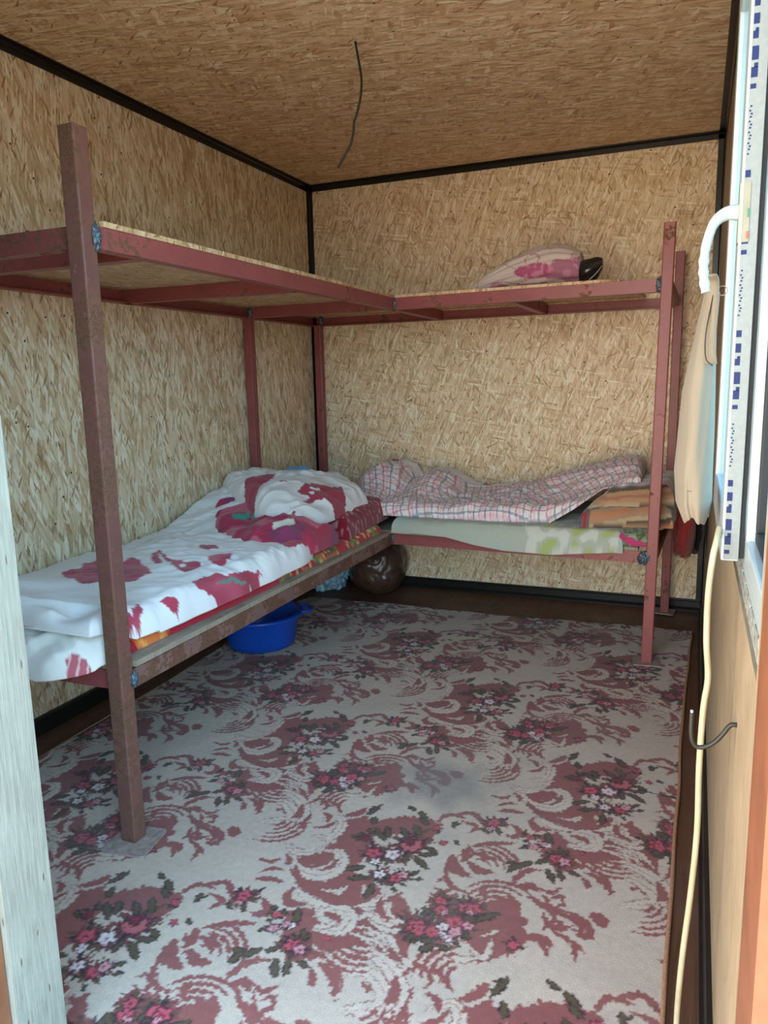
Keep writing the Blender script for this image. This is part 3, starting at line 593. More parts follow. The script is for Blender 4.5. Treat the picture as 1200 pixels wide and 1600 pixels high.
    for (k, x, y, r) in FLOW:
        c0, c1 = map(np.array, PAL[k]); npet = 5 if r < .03 else 7; ph = rs.uniform(0, 6)
        put([(x, y)], r*1.3, lambda Q, X, Y: np.hypot(X-Q[0][0], Y-Q[0][1])-r*(1.12+.18*np.cos(npet*np.arctan2(Y-Q[0][1], X-Q[0][0])+ph)), INK*1.2)
        put([(x, y)], r*1.3, lambda Q, X, Y: np.hypot(X-Q[0][0], Y-Q[0][1])-r*(.90+.20*np.cos(npet*np.arctan2(Y-Q[0][1], X-Q[0][0])+ph)), c0)
        for j in range(npet):
            th = (2*math.pi*j-ph)/npet; put([(x+math.cos(th)*r*.55, y+math.sin(th)*r*.55)], r*.6, lambda Q, X, Y: np.hypot(X-Q[0][0], Y-Q[0][1])-r*.30, c1)
        put([(x, y)], r*.4, lambda Q, X, Y: np.hypot(X-Q[0][0], Y-Q[0][1])-r*.2, c0*.6)
    return img
def make_rug():
    y0, y1, s = .74, 3.675, .0034
    nx, ny = int(1.98/s), int((y1-y0)/s)
    u = np.linspace(0, 1, nx); v = np.linspace(0, 1, ny); U, Vv = np.meshgrid(u, v); yy = y0+(y1-y0)*Vv
    xl = np.interp(v, [0, .33, .43, .70, .97, 1], [.15, .146, .159, .115, .10, .13])[:, None]; xr = np.interp(v, [0, .2, .49, .65, 1], [2.088, 2.089, 2.099, 2.101, 2.128])[:, None]
    xr = xr+.0012*np.sin(v*40)[:, None]+.0025*pn(v*9, 3.3)[:, None]
    X = xl+(xr-xl)*U; Y = yy+(Vv**6)*(-.045*(1-U)+.012*np.sin(U*9)+.006*np.sin(U*31))
    Z = .006+.0035*np.maximum(0, pn(X*2.3, Y*2.3, 4))+.002*pn(X*9, Y*9, 2)
    # small humps along the far edge and a short tear in the right edge
    Z += .010*np.exp(-((Y-3.62)/.05)**2)*np.clip(pn(X*3.1, .5), 0, 1)
    tear = (np.abs(Y-(2.135+.08*(2.1-X))) < .0045*np.clip((X-1.97)/.13, 0, 1)); 
    Z = np.maximum(Z, .0045)
    T = make_tile(); ny_, nx_ = T.shape[:2]
    tx = ((X-1.428) % PX)/PX*nx_; ty = ((Y-1.623) % PY)/PY*ny_
    C = T[np.minimum(ty.astype(int), ny_-1), np.minimum(tx.astype(int), nx_-1)]
    # wear: faded pile and one grey dirty patch
    g = np.clip(np.exp(-(((X-1.44)/.13)**2+((Y-1.99)/.10)**2))*.9+.55*pn(X*13, Y*13, 1)*np.exp(-(((X-1.45)/.22)**2+((Y-1.95)/.2)**2)), 0, .62)[..., None]
    C = C*(1-g)+np.array((.20, .195, .18))*g
    C = np.where(tear[..., None], np.array((.02, .015, .012)), C)
    C = C*(1+.10*pn(X*60, Y*60, 3)[..., None])
    co = np.stack([X, Y, Z], -1).reshape(-1, 3)
    top = len(co); idx = np.arange(top).reshape(ny, nx)
    q = np.stack([idx[:-1, :-1], idx[:-1, 1:], idx[1:, 1:], idx[1:, :-1]], -1).reshape(-1, 4)
    # skirt down to the floor round the border
    ring = np.concatenate([idx[0, :], idx[1:, -1], idx[-1, -2::-1], idx[-2:0, 0]])
    low = co[ring].copy(); low[:, 2] = .0008; li = np.arange(len(ring))+top
    qs = np.stack([ring, li, np.roll(li, -1), np.roll(ring, -1)], -1)
    co = np.concatenate([co, low]); q = np.concatenate([q, qs])
    me = grid_mesh('carpet', co, q); col = np.concatenate([C.reshape(-1, 3), C.reshape(-1, 3)[ring]*0+np.array((.40, .20, .11))])
    set_col(me, col)
    o = link('carpet', me, M['rug'], smooth=True); tag(o, 'large worn cream and rose floral carpet covering most of the floor', 'carpet')
    R = [tuple(c) for c in co[idx[::12, -1]]]
    b = tube('edge_binding', [(x-.001, y, max(.006, z)) for x, y, z in R], .005, M['rug_edge'], o, 6)
def grid_mesh(name, co, q):
    me = bpy.data.meshes.new(name); me.vertices.add(len(co)); me.vertices.foreach_set('co', co.astype(np.float32).ravel())
    q = np.asarray(q, dtype=np.int32); me.loops.add(q.size); me.loops.foreach_set('vertex_index', q.ravel())
    me.polygons.add(len(q)); me.polygons.foreach_set('loop_start', np.arange(len(q), dtype=np.int32)*q.shape[1])
    me.update(calc_edges=True); me.validate(); return me
def set_col(me, col):
    a = me.color_attributes.new('pattern', 'FLOAT_COLOR', 'POINT'); c = np.ones((len(me.vertices), 4), np.float32); c[:, :3] = np.clip(col, 0, 1); a.data.foreach_set('color', c.ravel())
make_rug()

# ------------------------------------------------------------------ cloth builders
def resample(poly, n):
    P = smooth_pts(poly, 10) if len(poly) > 2 else np.array(poly, float); d = np.r_[0, np.cumsum(np.linalg.norm(np.diff(P, axis=0), axis=1))]
    t = np.linspace(0, d[-1], n); return np.stack([np.interp(t, d, P[:, k]) for k in range(P.shape[1])], -1)
def slab(name, e0, e1, top, bot, mat, col=None, res=.008, rnd=.05, parent=None, pw=.5, skew=0.0, inset=.0):
    """padded cloth between two long edges e0 (v=0) and e1 (v=1); top/bot give heights from x, y, u, v"""
    L = max(np.linalg.norm(np.diff(resample(e0, 60), axis=0), axis=1).sum(), np.linalg.norm(np.diff(resample(e1, 60), axis=0), axis=1).sum())
    Wd = np.linalg.norm(np.array(e0[len(e0)//2])-np.array(e1[len(e1)//2])); nu, nv = max(8, int(L/res)), max(6, int(Wd/res))
    cl = lambda n: .45*np.linspace(0, 1, n)+.55*(.5-.5*np.cos(math.pi*np.linspace(0, 1, n)))
    A, B = resample(e0, 400), resample(e1, 400); ui = cl(nu)*399; A, B = [np.stack([np.interp(ui, np.arange(400), Q[:, k]) for k in (0, 1)], -1) for Q in (A, B)]; v = cl(nv)[:, None, None]
    P = A[None]*(1-v)+B[None]*v; X, Y = P[..., 0], P[..., 1]; U, Vv = np.meshgrid(cl(nu), cl(nv))
    dist = np.minimum(np.minimum(U, 1-U)*L, np.minimum(Vv, 1-Vv)*Wd)
    k = np.clip(dist/rnd, 0, 1); prof = (1-(1-k)**2)**pw
    zb = bot(X, Y, U, Vv)*np.ones_like(X); zt = zb+.004+(np.maximum(top(X, Y, U, Vv)-zb, .004))*prof
    wob = .006*(1-k); X = X+wob*pn(X*9, Y*9, 7.7); Y = Y+wob*pn(X*9, Y*9, 1.7)
    co = np.concatenate([np.stack([X, Y, zt], -1).reshape(-1, 3), np.stack([X, Y, zb], -1).reshape(-1, 3)])
    n = nu*nv; idx = np.arange(n).reshape(nv, nu)
    q = np.stack([idx[:-1, :-1], idx[:-1, 1:], idx[1:, 1:], idx[1:, :-1]], -1).reshape(-1, 4); qb = q[:, ::-1]+n
    ring = np.concatenate([idx[0, :], idx[1:, -1], idx[-1, -2::-1], idx[-2:0, 0]]); qs = np.stack([ring, ring+n, np.roll(ring, -1)+n, np.roll(ring, -1)], -1)
    me = grid_mesh(name, co, np.concatenate([q, qb, qs]))
    bm = bmesh.new(); bm.from_mesh(me); bmesh.ops.recalc_face_normals(bm, faces=bm.faces); bm.to_mesh(me); bm.free()
    if col is not None:
        c = col(X, Y, zt, U, Vv).reshape(-1, 3); set_col(me, np.concatenate([c, c]))
    o = link(name, me, mat, parent, True); return o
def blob(name, c, r, mat, amp=.12, sc=2.0, pw=2.6, seed=0.0, col=None, fine=.03, sub=6, flat=None, parent=None, rot=0.0, shape=None, ridge=0.0):
    bm = bmesh.new(); bmesh.ops.create_icosphere(bm, subdivisions=sub, radius=1)
    me = bpy.data.meshes.new(name); bm.to_mesh(me); bm.free()
    co = np.empty(len(me.vertices)*3); me.vertices.foreach_get('co', co); co = co.reshape(-1, 3)
    d = (np.abs(co)**pw).sum(1)**(1/pw); s = co/d[:, None]
    n = 1+amp*pn(co[:, 0]*sc, co[:, 1]*sc, co[:, 2]*sc+seed)+fine*pn(co[:, 0]*sc*4, co[:, 1]*sc*4, co[:, 2]*sc*4+seed)
    if ridge: n = n-ridge*(1-np.abs(pn(co[:, 0]*sc*1.6+seed, co[:, 1]*sc*1.6, co[:, 2]*sc*1.6))*2.5).clip(0, 1)
    s = s*n[:, None]*np.array(r)
    if shape is not None: s = shape(s)
    ca, sa = math.cos(rot), math.sin(rot); s = np.stack([s[:, 0]*ca-s[:, 1]*sa, s[:, 0]*sa+s[:, 1]*ca, s[:, 2]], -1)+np.array(c)
    if flat is not None: s[:, 2] = np.maximum(s[:, 2], flat+.0005*pn(s[:, 0]*20, s[:, 1]*20))
    me.vertices.foreach_set('co', s.ravel())
    if col is not None: set_col(me, col(s))
    me.update(); return link(name, me, mat, parent, True)
def inpoly(P, X, Y):
    ins = np.zeros(X.shape, bool); n = len(P)
    for i in range(n):
        a, b = P[i], P[(i+1) % n]
        if a[1] == b[1]: continue
        ins ^= ((a[1] > Y) != (b[1] > Y)) & (X < a[0]+(Y-a[1])*(b[0]-a[0])/(b[1]-a[1]))
    return ins
gauss = lambda x, y, cx, cy, sx_, sy_, a=1.0: a*np.exp(-((x-cx)/sx_)**2-((y-cy)/sy_)**2)

# red floral mattress on the left bunk
def floral(X, Y, Z, U=None, Vv=None, base=(.42, .012, .025), seed=3):
    c = np.zeros(X.shape+(3,)); c[:] = base
    n = pn(X*14, Y*14, Z*14+seed); n2 = pn(X*22+9, Y*22, Z*22+seed); n3 = pn(X*34, Y*34+5, Z*34+seed)
    c[n > .20] = (.62, .14, .03); c[n2 > .30] = (.16, .22, .05); c[n3 > .36] = (.70, .52, .16); c[(n > .12) & (n < .17)] = (.05, .10, .06)
    return c
M_E0 = [(.02, 1.50), (.02, 2.2), (.02, 3.3), (.02, 3.88)]; M_E1 = [(.730, 1.485), (.752, 2.0), (.758, 2.7), (.764, 3.10), (.755, 3.19), (.62, 3.30), (.56, 3.88)]
def mcol(X, Y, Z, U, Vv):
    c = floral(X, Y, Z); plainred = (Y < 2.25); c[plainred] = (.40, .012, .03)
    l = ((X-.70)/.05)**2+((Y-1.60)/.085)**2; c[l < 1.0] = (.70, .17, .04); c[(l > .55) & (l < .75)] = (.85, .33, .08); return c
mat_l = slab('mattress', M_E0, M_E1, lambda X, Y, U, V_: .532+.004*pn(X*6, Y*6), lambda X, Y, U, V_: ZL+.0175, M['floral_red'], mcol, .010, .03)
tag(mat_l, 'thin red mattress with yellow and green flowers on the lower left bunk', 'mattress')

# heights of the poppy duvet
def duvet_top(X, Y, U=None, V_=None):
    z = .600+.014*pn(X*2.2, Y*2.2, 3); s = lambda t: np.clip(t, 0, 1)**2*(3-2*np.clip(t, 0, 1))
    z = z+gauss(X, Y, .40, 1.75, .35, .5, .018)-s((.30-X)/.30)*.025*np.clip((2.6-Y)*3, 0, 1)
    z = z+.018*s((Y-2.35)/.35)+.085*s((Y-2.50)/.42)*s((.60-X)/.45)
    w_ = .4+.6*s((Y-1.7)/.6)
    z = z+w_*(.010*folds(X, Y, .95, .11, 3, 1.1)+.008*folds(X, Y, -.5, .075, 3, 4.1)+.005*folds(X, Y, .35, .04, 4, 8.1)+.007*folds(X, Y, 1.5, .09, 3.5, 11.3)*s((X-.35)/.3))
    z = z+gauss(X, Y, .60, 1.46, .05, .05, -.03)+gauss(X, Y, .62, 1.33, .12, .03, -.02)
    z = z+.020*folds(X, Y, .55, .17, 3, 21.3)*s((1.8-Y)/.25)
    return z-s((1.50-Y)/.22)*.015+.012*folds(X, Y, .25, .09, 2.5, 31.7)*s((1.62-Y)/.2)
DV_E0 = [(.018, 1.41), (.018, 1.9), (.018, 2.5), (.018, 3.02)]; DV_E1 = [(.705, 1.40), (.748, 1.52), (.768, 1.9), (.771, 2.30), (.755, 2.50), (.62, 2.75)]
DUV = [('red',[(0.258,1.752),(0.282,1.813),(0.247,1.856),(0.259,1.894),(0.267,1.908),(0.311,1.875),(0.371,1.898),(0.351,1.952),(0.384,1.96),(0.449,1.905),(0.554,1.827),(0.545,1.798),(0.565,1.745),(0.549,1.722),(0.498,1.697),(0.474,1.671),(0.435,1.654),(0.403,1.669),(0.338,1.695)]),('red',[(0.435,1.966),(0.379,2.039),(0.39,2.052),(0.484,1.959),(0.506,1.935),(0.49,1.919)]),('red',[(0.379,2.061),(0.387,2.072),(0.456,2.011),(0.497,1.983),(0.514,1.991),(0.541,1.944),(0.494,1.962)]),('red',[(0.539,1.93),(0.509,1.989),(0.573,1.96),(0.596,1.997),(0.629,1.977),(0.656,1.914),(0.644,1.889),(0.618,1.884)]),('white',[(0.584,1.92),(0.578,1.945),(0.599,1.934),(0.61,1.902)]),('red',[(0.73,1.637),(0.725,1.654),(0.729,1.677),(0.743,1.697),(0.752,1.693),(0.757,1.677),(0.753,1.659),(0.74,1.651)]),('red',[(0.721,1.513),(0.733,1.52),(0.697,1.584),(0.734,1.565),(0.747,1.527),(0.745,1.5),(0.74,1.49)]),('red',[(0.714,1.809),(0.717,1.867),(0.716,1.921),(0.74,1.952),(0.748,2.033),(0.759,2.1),(0.766,2.121),(0.768,2.095),(0.775,2.033),(0.795,1.942),(0.795,1.874),(0.777,1.835),(0.768,1.861),(0.76,1.833),(0.742,1.801)]),('green',[(0.744,1.879),(0.75,1.97),(0.764,1.993),(0.768,2.032),(0.767,1.985),(0.758,1.957),(0.75,1.88)]),('red',[(0.606,2.047),(0.569,2.122),(0.635,2.141),(0.657,2.108),(0.687,2.027),(0.693,1.983),(0.646,2.011)]),('red',[(0.405,2.275),(0.415,2.29),(0.525,2.222),(0.535,2.208),(0.511,2.179),(0.491,2.16)]),('red',[(0.672,2.387),(0.674,2.435),(0.686,2.494),(0.734,2.487),(0.751,2.481),(0.742,2.391),(0.729,2.338)])]
def duvet_col(X, Y, Z, U, Vv):
    c = np.zeros(X.shape+(3,)); c[:] = (.80, .79, .79)
    wx = X+.006*pn(X*40, Y*40, 2); wy = Y+.006*pn(X*40, Y*40, 9)
    red = np.array((.43, .045, .085)); 
    for k, P in DUV:
        ins = inpoly(P, wx, wy)
        if k == 'red':
            s = pn(X*12, Y*12, 5)[..., None]; cc = red*(1+.35*s)+np.array((.10, .05, .06))*np.clip(pn(X*30, Y*9, 1), 0, 1)[..., None]
            c = np.where(ins[..., None], cc, c)
        elif k == 'green': c[ins] = (.10, .26, .20)
        else: c[ins] = (.80, .79, .79)
    return c
def duvet_bot(X, Y, U, V_): return np.where((X > .74) & (Y > 1.6), .528, .5365)+.040*np.clip((1.52-Y)/.08, 0, 1)
duv = slab('duvet', DV_E0, DV_E1, duvet_top, duvet_bot, M['duvet'], duvet_col, .006, .055, pw=.5)
tag(duv, 'white duvet with large red poppies spread over the lower left bunk', 'duvet')
# foot end of the duvet tucked and hanging over the near end rail (a fold of the same duvet)
def foot_top(X, Y, U, V_): return .572-.062*V_**1.5-.02*np.clip((X-.60)/.1, 0, 1)*V_+.014*folds(X, Y, .35, .06, 3, 2.2)+.006*folds(X, Y, -.6, .05, 3, 5.2)
DV_F0 = [(.03, 1.47), (.3, 1.47), (.55, 1.47), (.735, 1.475)]; DV_F1 = [(.03, 1.36), (.36, 1.350), (.58, 1.325), (.66, 1.345), (.722, 1.385)]
def fcol(X, Y, Z, U, Vv):
    c = np.zeros(X.shape+(3,)); c[:] = (.80, .77, .72); k = ((X-.705)/.05)**2+((Y-1.36)/.03)**2+.5*pn(X*30, Y*30, Z*30) < .8; s = np.sin((X*.8+Y-Z*.4)*210) > .75
    c[k] = (.50, .12, .15); c[k & s] = (.70, .45, .42); return c
foot = slab('duvet_fold', DV_F0, DV_F1, foot_top, lambda X, Y, U, V_: .4995-.030*np.clip((1.405-Y)/.03, 0, 1)*np.clip(1-np.abs(X-.58)/.2, .2, 1), M['duvet'], fcol, .005, .035, parent=duv)
def bunch_top(X, Y, U=None, V_=None):
    f = Y-(2.50-.35*(X-.3)); return .622+.06*np.clip(f/.35, 0, 1)*np.clip((.75-X)/.35, 0, 1)+.030*folds(X, Y, 1.35, .10, 2.6, 6.2)+.014*folds(X, Y, .5, .06, 2.5, 2.9)+.018*pn(X*7, Y*7, 1)
BN_E0 = [(.03, 2.86), (.16, 2.70), (.32, 2.50), (.52, 2.36), (.66, 2.36), (.765, 2.50)]; BN_E1 = [(.03, 3.00), (.20, 2.90), (.38, 2.76), (.58, 2.66), (.70, 2.66), (.775, 2.70)]
def bcol(X, Y, Z, U, Vv):
    c = np.zeros(X.shape+(3,)); c[:] = np.array((.36, .03, .07)); s = pn(X*8, Y*8, 5)
    c[s > .12] = (.50, .10, .15); c[s < -.22] = (.22, .04, .10); k = (((X-.40)/.06)**2+((Y-2.62)/.07)**2 < 1) & (pn(X*28, Y*12, 3) > -.1); c[k] = (.04, .26, .20)
    c[(((X-.64)/.035)**2+((Y-2.50)/.06)**2 < 1)] = (.74, .68, .60); c[X < .17+.02*pn(Y*30, X*30)] = (.80, .79, .79); return c
bun = slab('duvet_fold', BN_E0, BN_E1, bunch_top, lambda X, Y, U, V_: .552+0*X, M['duvet'], bcol, .005, .06, parent=duv, pw=.6)
bun['label'] = 'bunched dark pink head end with green leaf print'

# pillows at the head of the left bunk
PL_E0 = [(.03, 2.98), (.14, 2.86), (.36, 2.69), (.56, 2.58), (.70, 2.62)]; PL_E1 = [(.03, 3.50), (.2, 3.56), (.40, 3.50), (.56, 3.38), (.70, 3.18)]
dk = slab('pillow', [(.10, 2.95), (.45, 2.86), (.755, 2.84)], [(.10, 3.45), (.4, 3.48), (.73, 3.36)], lambda X, Y, U, V_: .632+.01*folds(X, Y, .5, .06, 3, 2), lambda X, Y, U, V_: .5375+0*X, M['dark_red'],
          lambda X, Y, Z, U, Vv: np.where((pn(X*45, Y*45, Z*45) > .32)[..., None], np.array((.45, .20, .22)), np.array((.22, .008, .022))), .008, .07)
tag(dk, 'dark red patterned pillow squashed beneath the white poppy pillow', 'pillow')
def pil_top(X, Y, U=None, V_=None):
    s = lambda t: np.clip(t, 0, 1)**2*(3-2*np.clip(t, 0, 1))
    return .768-.085*s((X-.42)/.32)-.045*s((Y-3.12)/.35)-.03*s((2.95-Y)/.3)+.014*folds(X, Y, .2, .08, 4, 3.3)+.010*folds(X, Y, 1.1, .06, 3, 7.3)+.012*pn(X*5, Y*5, 2)
PIL = [('red',[(0.559,2.792),(0.543,2.794),(0.539,2.848),(0.523,2.956),(0.564,2.977),(0.603,2.999),(0.602,3.09),(0.676,2.986),(0.761,2.788),(0.753,2.77),(0.678,2.844),(0.642,2.852),(0.617,2.805),(0.61,2.756),(0.6,2.731),(0.592,2.807)]),('white',[(0.568,2.855),(0.577,2.934),(0.599,2.882),(0.576,2.856)]),('white',[(0.574,2.834),(0.589,2.852),(0.599,2.834),(0.586,2.818)]),('red',[(0.41,2.577),(0.243,2.854),(0.256,2.963),(0.318,2.996),(0.334,2.937),(0.348,2.825),(0.428,2.6),(0.418,2.576)]),('red',[(0.637,2.555),(0.605,2.632),(0.611,2.644),(0.656,2.561)]),('red',[(0.439,2.817),(0.443,2.856),(0.464,2.833),(0.448,2.816)])]
def pcol(X, Y, Z, U, Vv):
    c = np.zeros(X.shape+(3,)); c[:] = (.80, .79, .79); wx = X+.005*pn(X*40, Y*40, 2); wy = Y+.005*pn(X*40, Y*40, 9)
    for k, P in PIL:
        ins = inpoly(P, wx, wy); c[ins] = (.36, .04, .075) if k == 'red' else (.80, .79, .79)
    return c
pil = slab('pillow', PL_E0, PL_E1, pil_top, lambda X, Y, U, V_: .622+.035*np.clip((.6-X)/.4, 0, 1), M['duvet'], pcol, .006, .10, pw=.55)
tag(pil, 'white pillow with red poppies heaped at the head of lower left bunk', 'pillow')
lb = blob('folded_cloth', (.10, 3.60, .63), (.075, .09, .125), M['light_blue'], .12, 1.8, 3, 2.0, flat=.538, sub=5)
tag(lb, 'light blue cloth peeking up behind the poppy pillow beside wall post', 'cloth')

# back bunk: pale green mattress
GM_E0 = [(.795, 3.215), (1.0, 3.192), (1.3, 3.178), (1.6, 3.178), (1.845, 3.19)]; GM_E1 = [(.62, 3.97), (1.0, 3.975), (1.4, 3.975), (1.8, 3.975), (1.88, 3.97)]
def gtop(X, Y, U, V_): return .556+.006*folds(X, Y, .9, .12, 3, 5)+.003*pn(X*12, Y*12)
def gbot(X, Y, U, V_):
    f = np.interp(X, [.6, .82, 1.07, 1.2, 1.34, 1.54, 1.80], [.530, .505, .496, .470, .452, .448, .470])
    return np.where(Y < 3.205, f, .4955)
def gcol(X, Y, Z, U, Vv):
    c = np.zeros(X.shape+(3,)); c[:] = (.40, .43, .36); n = pn(X*16, Y*16, Z*16); k = gauss(X, Y, 1.62, 3.23, .16, .25)
    c[(n > .1) & (k > .25)] = (.36, .42, .16); c[(n < -.2) & (k > .2)] = (.55, .56, .50); n2 = pn(X*7, Y*7, Z*7+4); c[(n2 > .25) & (k < .2)] = (.36, .43, .42); return c
gm = slab('mattress', GM_E0, GM_E1, gtop, gbot, M['sheet_green'], gcol, .006, .045, pw=.45)
tag(gm, 'mattress in a pale green sheet along the back wall, sheet sagging over rail', 'mattress')
# magenta floral roll at its right end
fr_ = blob('cushion', (1.885, 3.385, .530), (.080, .20, .040), M['floral_red'], .08, 1.5, 3.5, 5.0, sub=6, flat=.496, col=lambda s: np.where((np.abs(s[:, 2]-.550+(s[:, 0]-1.81)*.38) < .015+.006*pn(s[:, 0]*30, s[:, 1]*9, s[:, 2]*30))[:, None], np.array((.52, .05, .17)), np.where((pn(s[:, 0]*50, s[:, 1]*50, s[:, 2]*50) > 0)[:, None], np.array((.10, .17, .06)), np.array((.28, .31, .22)))))
tag(fr_, 'small green and magenta floral cushion tucked beside right bunk post', 'cushion')
# folded wool blankets
def wool(s0, dirx=True):
    def f(X, Y, Z, U, Vv):
        c = np.zeros(X.shape+(3,)); t = (Y*.9+X*.15)*5-Z*13+s0
        ph = t % 1.0; c[:] = (.40, .23, .13); c[ph < .22] = (.10, .075, .055); c[(ph > .40) & (ph < .56)] = (.50, .20, .10) if s0 > .3 else (.33, .15, .09); c[(ph > .80)] = (.46, .34, .22)
        e = U < .10; c[e] = (.15, .11, .12); e2 = (U > .035) & (U < .065); c[e2] = (.36, .03, .03); return c
    return f
b1 = slab('folded_blanket', [(1.66, 3.22), (1.85, 3.27), (2.03, 3.30)], [(1.72, 3.90), (1.9, 3.93), (2.05, 3.92)], lambda X, Y, U, V_: .632+.015*U+.009*folds(X, Y, 1.4, .09, 3, 3), lambda X, Y, U, V_: .565+0*X, M['blanket'], wool(.55), .004, .05, pw=.5)
tag(b1, 'brown and orange checked wool blanket folded at right end, lower of two', 'blanket')
b2 = slab('folded_blanket', [(1.64, 3.28), (1.74, 3.30), (1.88, 3.32), (2.03, 3.34)], [(1.75, 3.90), (1.85, 3.93), (1.95, 3.93), (2.04, 3.92)], lambda X, Y, U, V_: .60+np.clip(U*3.2, 0, 1)*.105+.035*U+.006*folds(X, Y, 1.4, .08, 3, 8), lambda X, Y, U, V_: .572+np.clip(U*3, 0, 1)*.075, M['blanket'], wool(.1), .004, .05, pw=.5)
tag(b2, 'brown wool blanket with red edge band, folded on top of the orange one', 'blanket')
# checked quilt
QT_E0 = [(.60, 3.30), (.85, 3.285), (1.2, 3.27), (1.52, 3.29), (1.72, 3.36), (1.885, 3.44)]; QT_E1 = [(.28, 3.93), (.6, 3.965), (1.0, 3.97), (1.4, 3.97), (1.7, 3.965), (1.885, 3.95)]
def qbot(X, Y, U=None, V_=None): return np.interp(X, [1.52, 1.62, 1.74, 1.9], [.562, .625, .712, .738])
def qtop(X, Y, U=None, V_=None):
    r = np.interp(X, [.2, .36, .41, .47, .52, .565, .62, .68, .705, .73, .78, .84, .90, .985, 1.02, 1.1, 1.23, 1.39, 1.55, 1.74, 1.88], [.63, .64, .66, .705, .73, .742, .74, .722, .68, .655, .69, .702, .695, .655, .622, .62, .630, .660, .722, .782, .802])
    fnt = np.interp(X, [.3, .6, 1.5, 1.65, 1.9], [.60, .605, .615, .66, .765]); k = np.clip((Y-3.40)/.30, 0, 1); k = k*k*(3-2*k)
    z = fnt*(1-k)+r*k
    return z+.014*folds(X, Y, .9, .10, 3, 1.7)*np.clip((1.65-X)*5, .15, 1)+.010*folds(X, Y, -.4, .08, 3, 6.7)+.007*folds(X, Y, 1.3, .055, 3, 9.1)
def qcol(X, Y, Z, U, Vv):
    s = Vv*.72+.25*(Z-.6); a = X*1.0+.12*pn(X*2.5, Y*2.5, 4)+.25*(Z-.6); b = s+.10*pn(X*2.5, Y*2.5, 8)
    c = np.zeros(X.shape+(3,)); c[:] = (.80, .74, .74); p = .030
    fa, fb = (a/p) % 1, (b/p) % 1; ia, ib = np.floor(a/p).astype(int) % 2, np.floor(b/p).astype(int) % 2
    blu, pnk = np.array((.13, .17, .25)), np.array((.50, .13, .18))
    for f_, i_ in ((fa, ia), (fb, ib)):
        l = (f_ < .22)[..., None]; c = np.where(l, c*.32+.68*np.where(i_[..., None] == 0, blu, pnk), c); l2 = ((f_ > .42) & (f_ < .72))[..., None]; c = np.where(l2 & (i_[..., None] == 1), c*np.array((1, .76, .80)), c)
    w_ = (Y > 3.80) & (((X > .62) & (X < .74)) | ((X > .80) & (X < 1.05)) | ((X > 1.12) & (X < 1.22))); c[w_] = (.74, .70, .74)
    r_e = (Y > 3.80) & (((X > .53) & (X < .60)) | ((X > 1.06) & (X < 1.11))); c[r_e] = (.42, .08, .10); return c
qt = slab('quilt', QT_E0, QT_E1, qtop, qbot, M['checked'], qcol, .004, .05, pw=.5)
tag(qt, 'crumpled pink and blue checked quilt lying along the back bunk', 'quilt')
# clothes beyond the right post
rc = blob('folded_cloth', (2.070, 3.66, .50), (.050, .20, .125), M['red_cloth'], .12, 1.3, 3.0, 7.0, sub=5, ridge=.04)
tag(rc, 'dark red cloth hanging over the bunk end behind right posts', 'cloth')
dc = blob('jacket', (2.125, 3.84, .50), (.040, .15, .155), M['dark_cloth'], .12, 1.6, 2.6, 9.0, sub=5, ridge=.05)
tag(dc, 'dark garment bundled in the corner between bunk end and right wall', 'garment')

# floral sack and black bag on the upper bunk
def loft(name, st_, mat, col=None, nseg=96, nlen=110, seed=0, amp=.05, fl=.06, flat=None):
    S = smooth_pts(st_, 14); n = len(S); t = np.linspace(0, n-1, nlen); S = np.stack([np.interp(t, np.arange(n), S[:, k]) for k in range(S.shape[1])], -1)
    th = np.linspace(0, 2*math.pi, nseg, endpoint=False); TH, I = np.meshgrid(th, np.arange(nlen))
    x, y, z, ry, rz = [S[:, k][:, None] for k in range(5)]
    n_ = 1+amp*pn(np.cos(TH)*1.2+seed, np.sin(TH)*1.2, x*9)+fl*(1-2*np.abs(pn(np.cos(TH)*3.1+seed, np.sin(TH)*3.1, x*3.5)))-fl*.5
    X = x+0*TH; Y = y+ry*np.cos(TH)*n_; Z = z+rz*np.sin(TH)*n_
    if flat is not None: Z = np.maximum(Z, flat)
    co = np.stack([X, Y, Z], -1).reshape(-1, 3); idx = np.arange(len(co)).reshape(nlen, nseg); j = np.roll(idx, -1, axis=1)
    q = np.stack([idx[:-1], j[:-1], j[1:], idx[1:]], -1).reshape(-1, 4)
    me = grid_mesh(name, co, q)
    bm = bmesh.new(); bm.from_mesh(me); bmesh.ops.holes_fill(bm, edges=[e for e in bm.edges if e.is_boundary]); bmesh.ops.recalc_face_normals(bm, faces=bm.faces); bm.to_mesh(me); bm.free()
    if col is not None: set_col(me, col(co))
    return link(name, me, mat, smooth=True)
ZB = ZU+.0145
def sack_col(s):
    c = np.zeros((len(s), 3)); c[:] = (.60, .50, .46); n = pn(s[:, 0]*9, s[:, 1]*9, s[:, 2]*9+3); n2 = np.abs(pn(s[:, 0]*13+4, s[:, 1]*13, s[:, 2]*13))
    c[n2 < .035] = (.38, .17, .22); c[n > .14] = (.40, .16, .24); c[(n > .14) & (n2 < .08)] = (.50, .24, .34)
    k = ((s[:, 0]-1.42)/.085)**2+((s[:, 2]-1.655)/.032)**2 < 1; c[k] = (.42, .10, .20); c[k & (pn(s[:, 0]*40, s[:, 1]*40, s[:, 2]*40) > .05)] = (.55, .22, .32); return c
sack = loft('sack', [(1.135, 3.42, ZB+.016, .012, .014), (1.20, 3.44, ZB+.040, .045, .038), (1.28, 3.47, ZB+.064, .085, .064), (1.37, 3.50, ZB+.085, .115, .086), (1.47, 3.52, ZB+.098, .125, .100), (1.55, 3.52, ZB+.092, .12, .092), (1.605, 3.51, ZB+.078, .10, .074)], M['sack'], sack_col, flat=ZB, fl=.09)
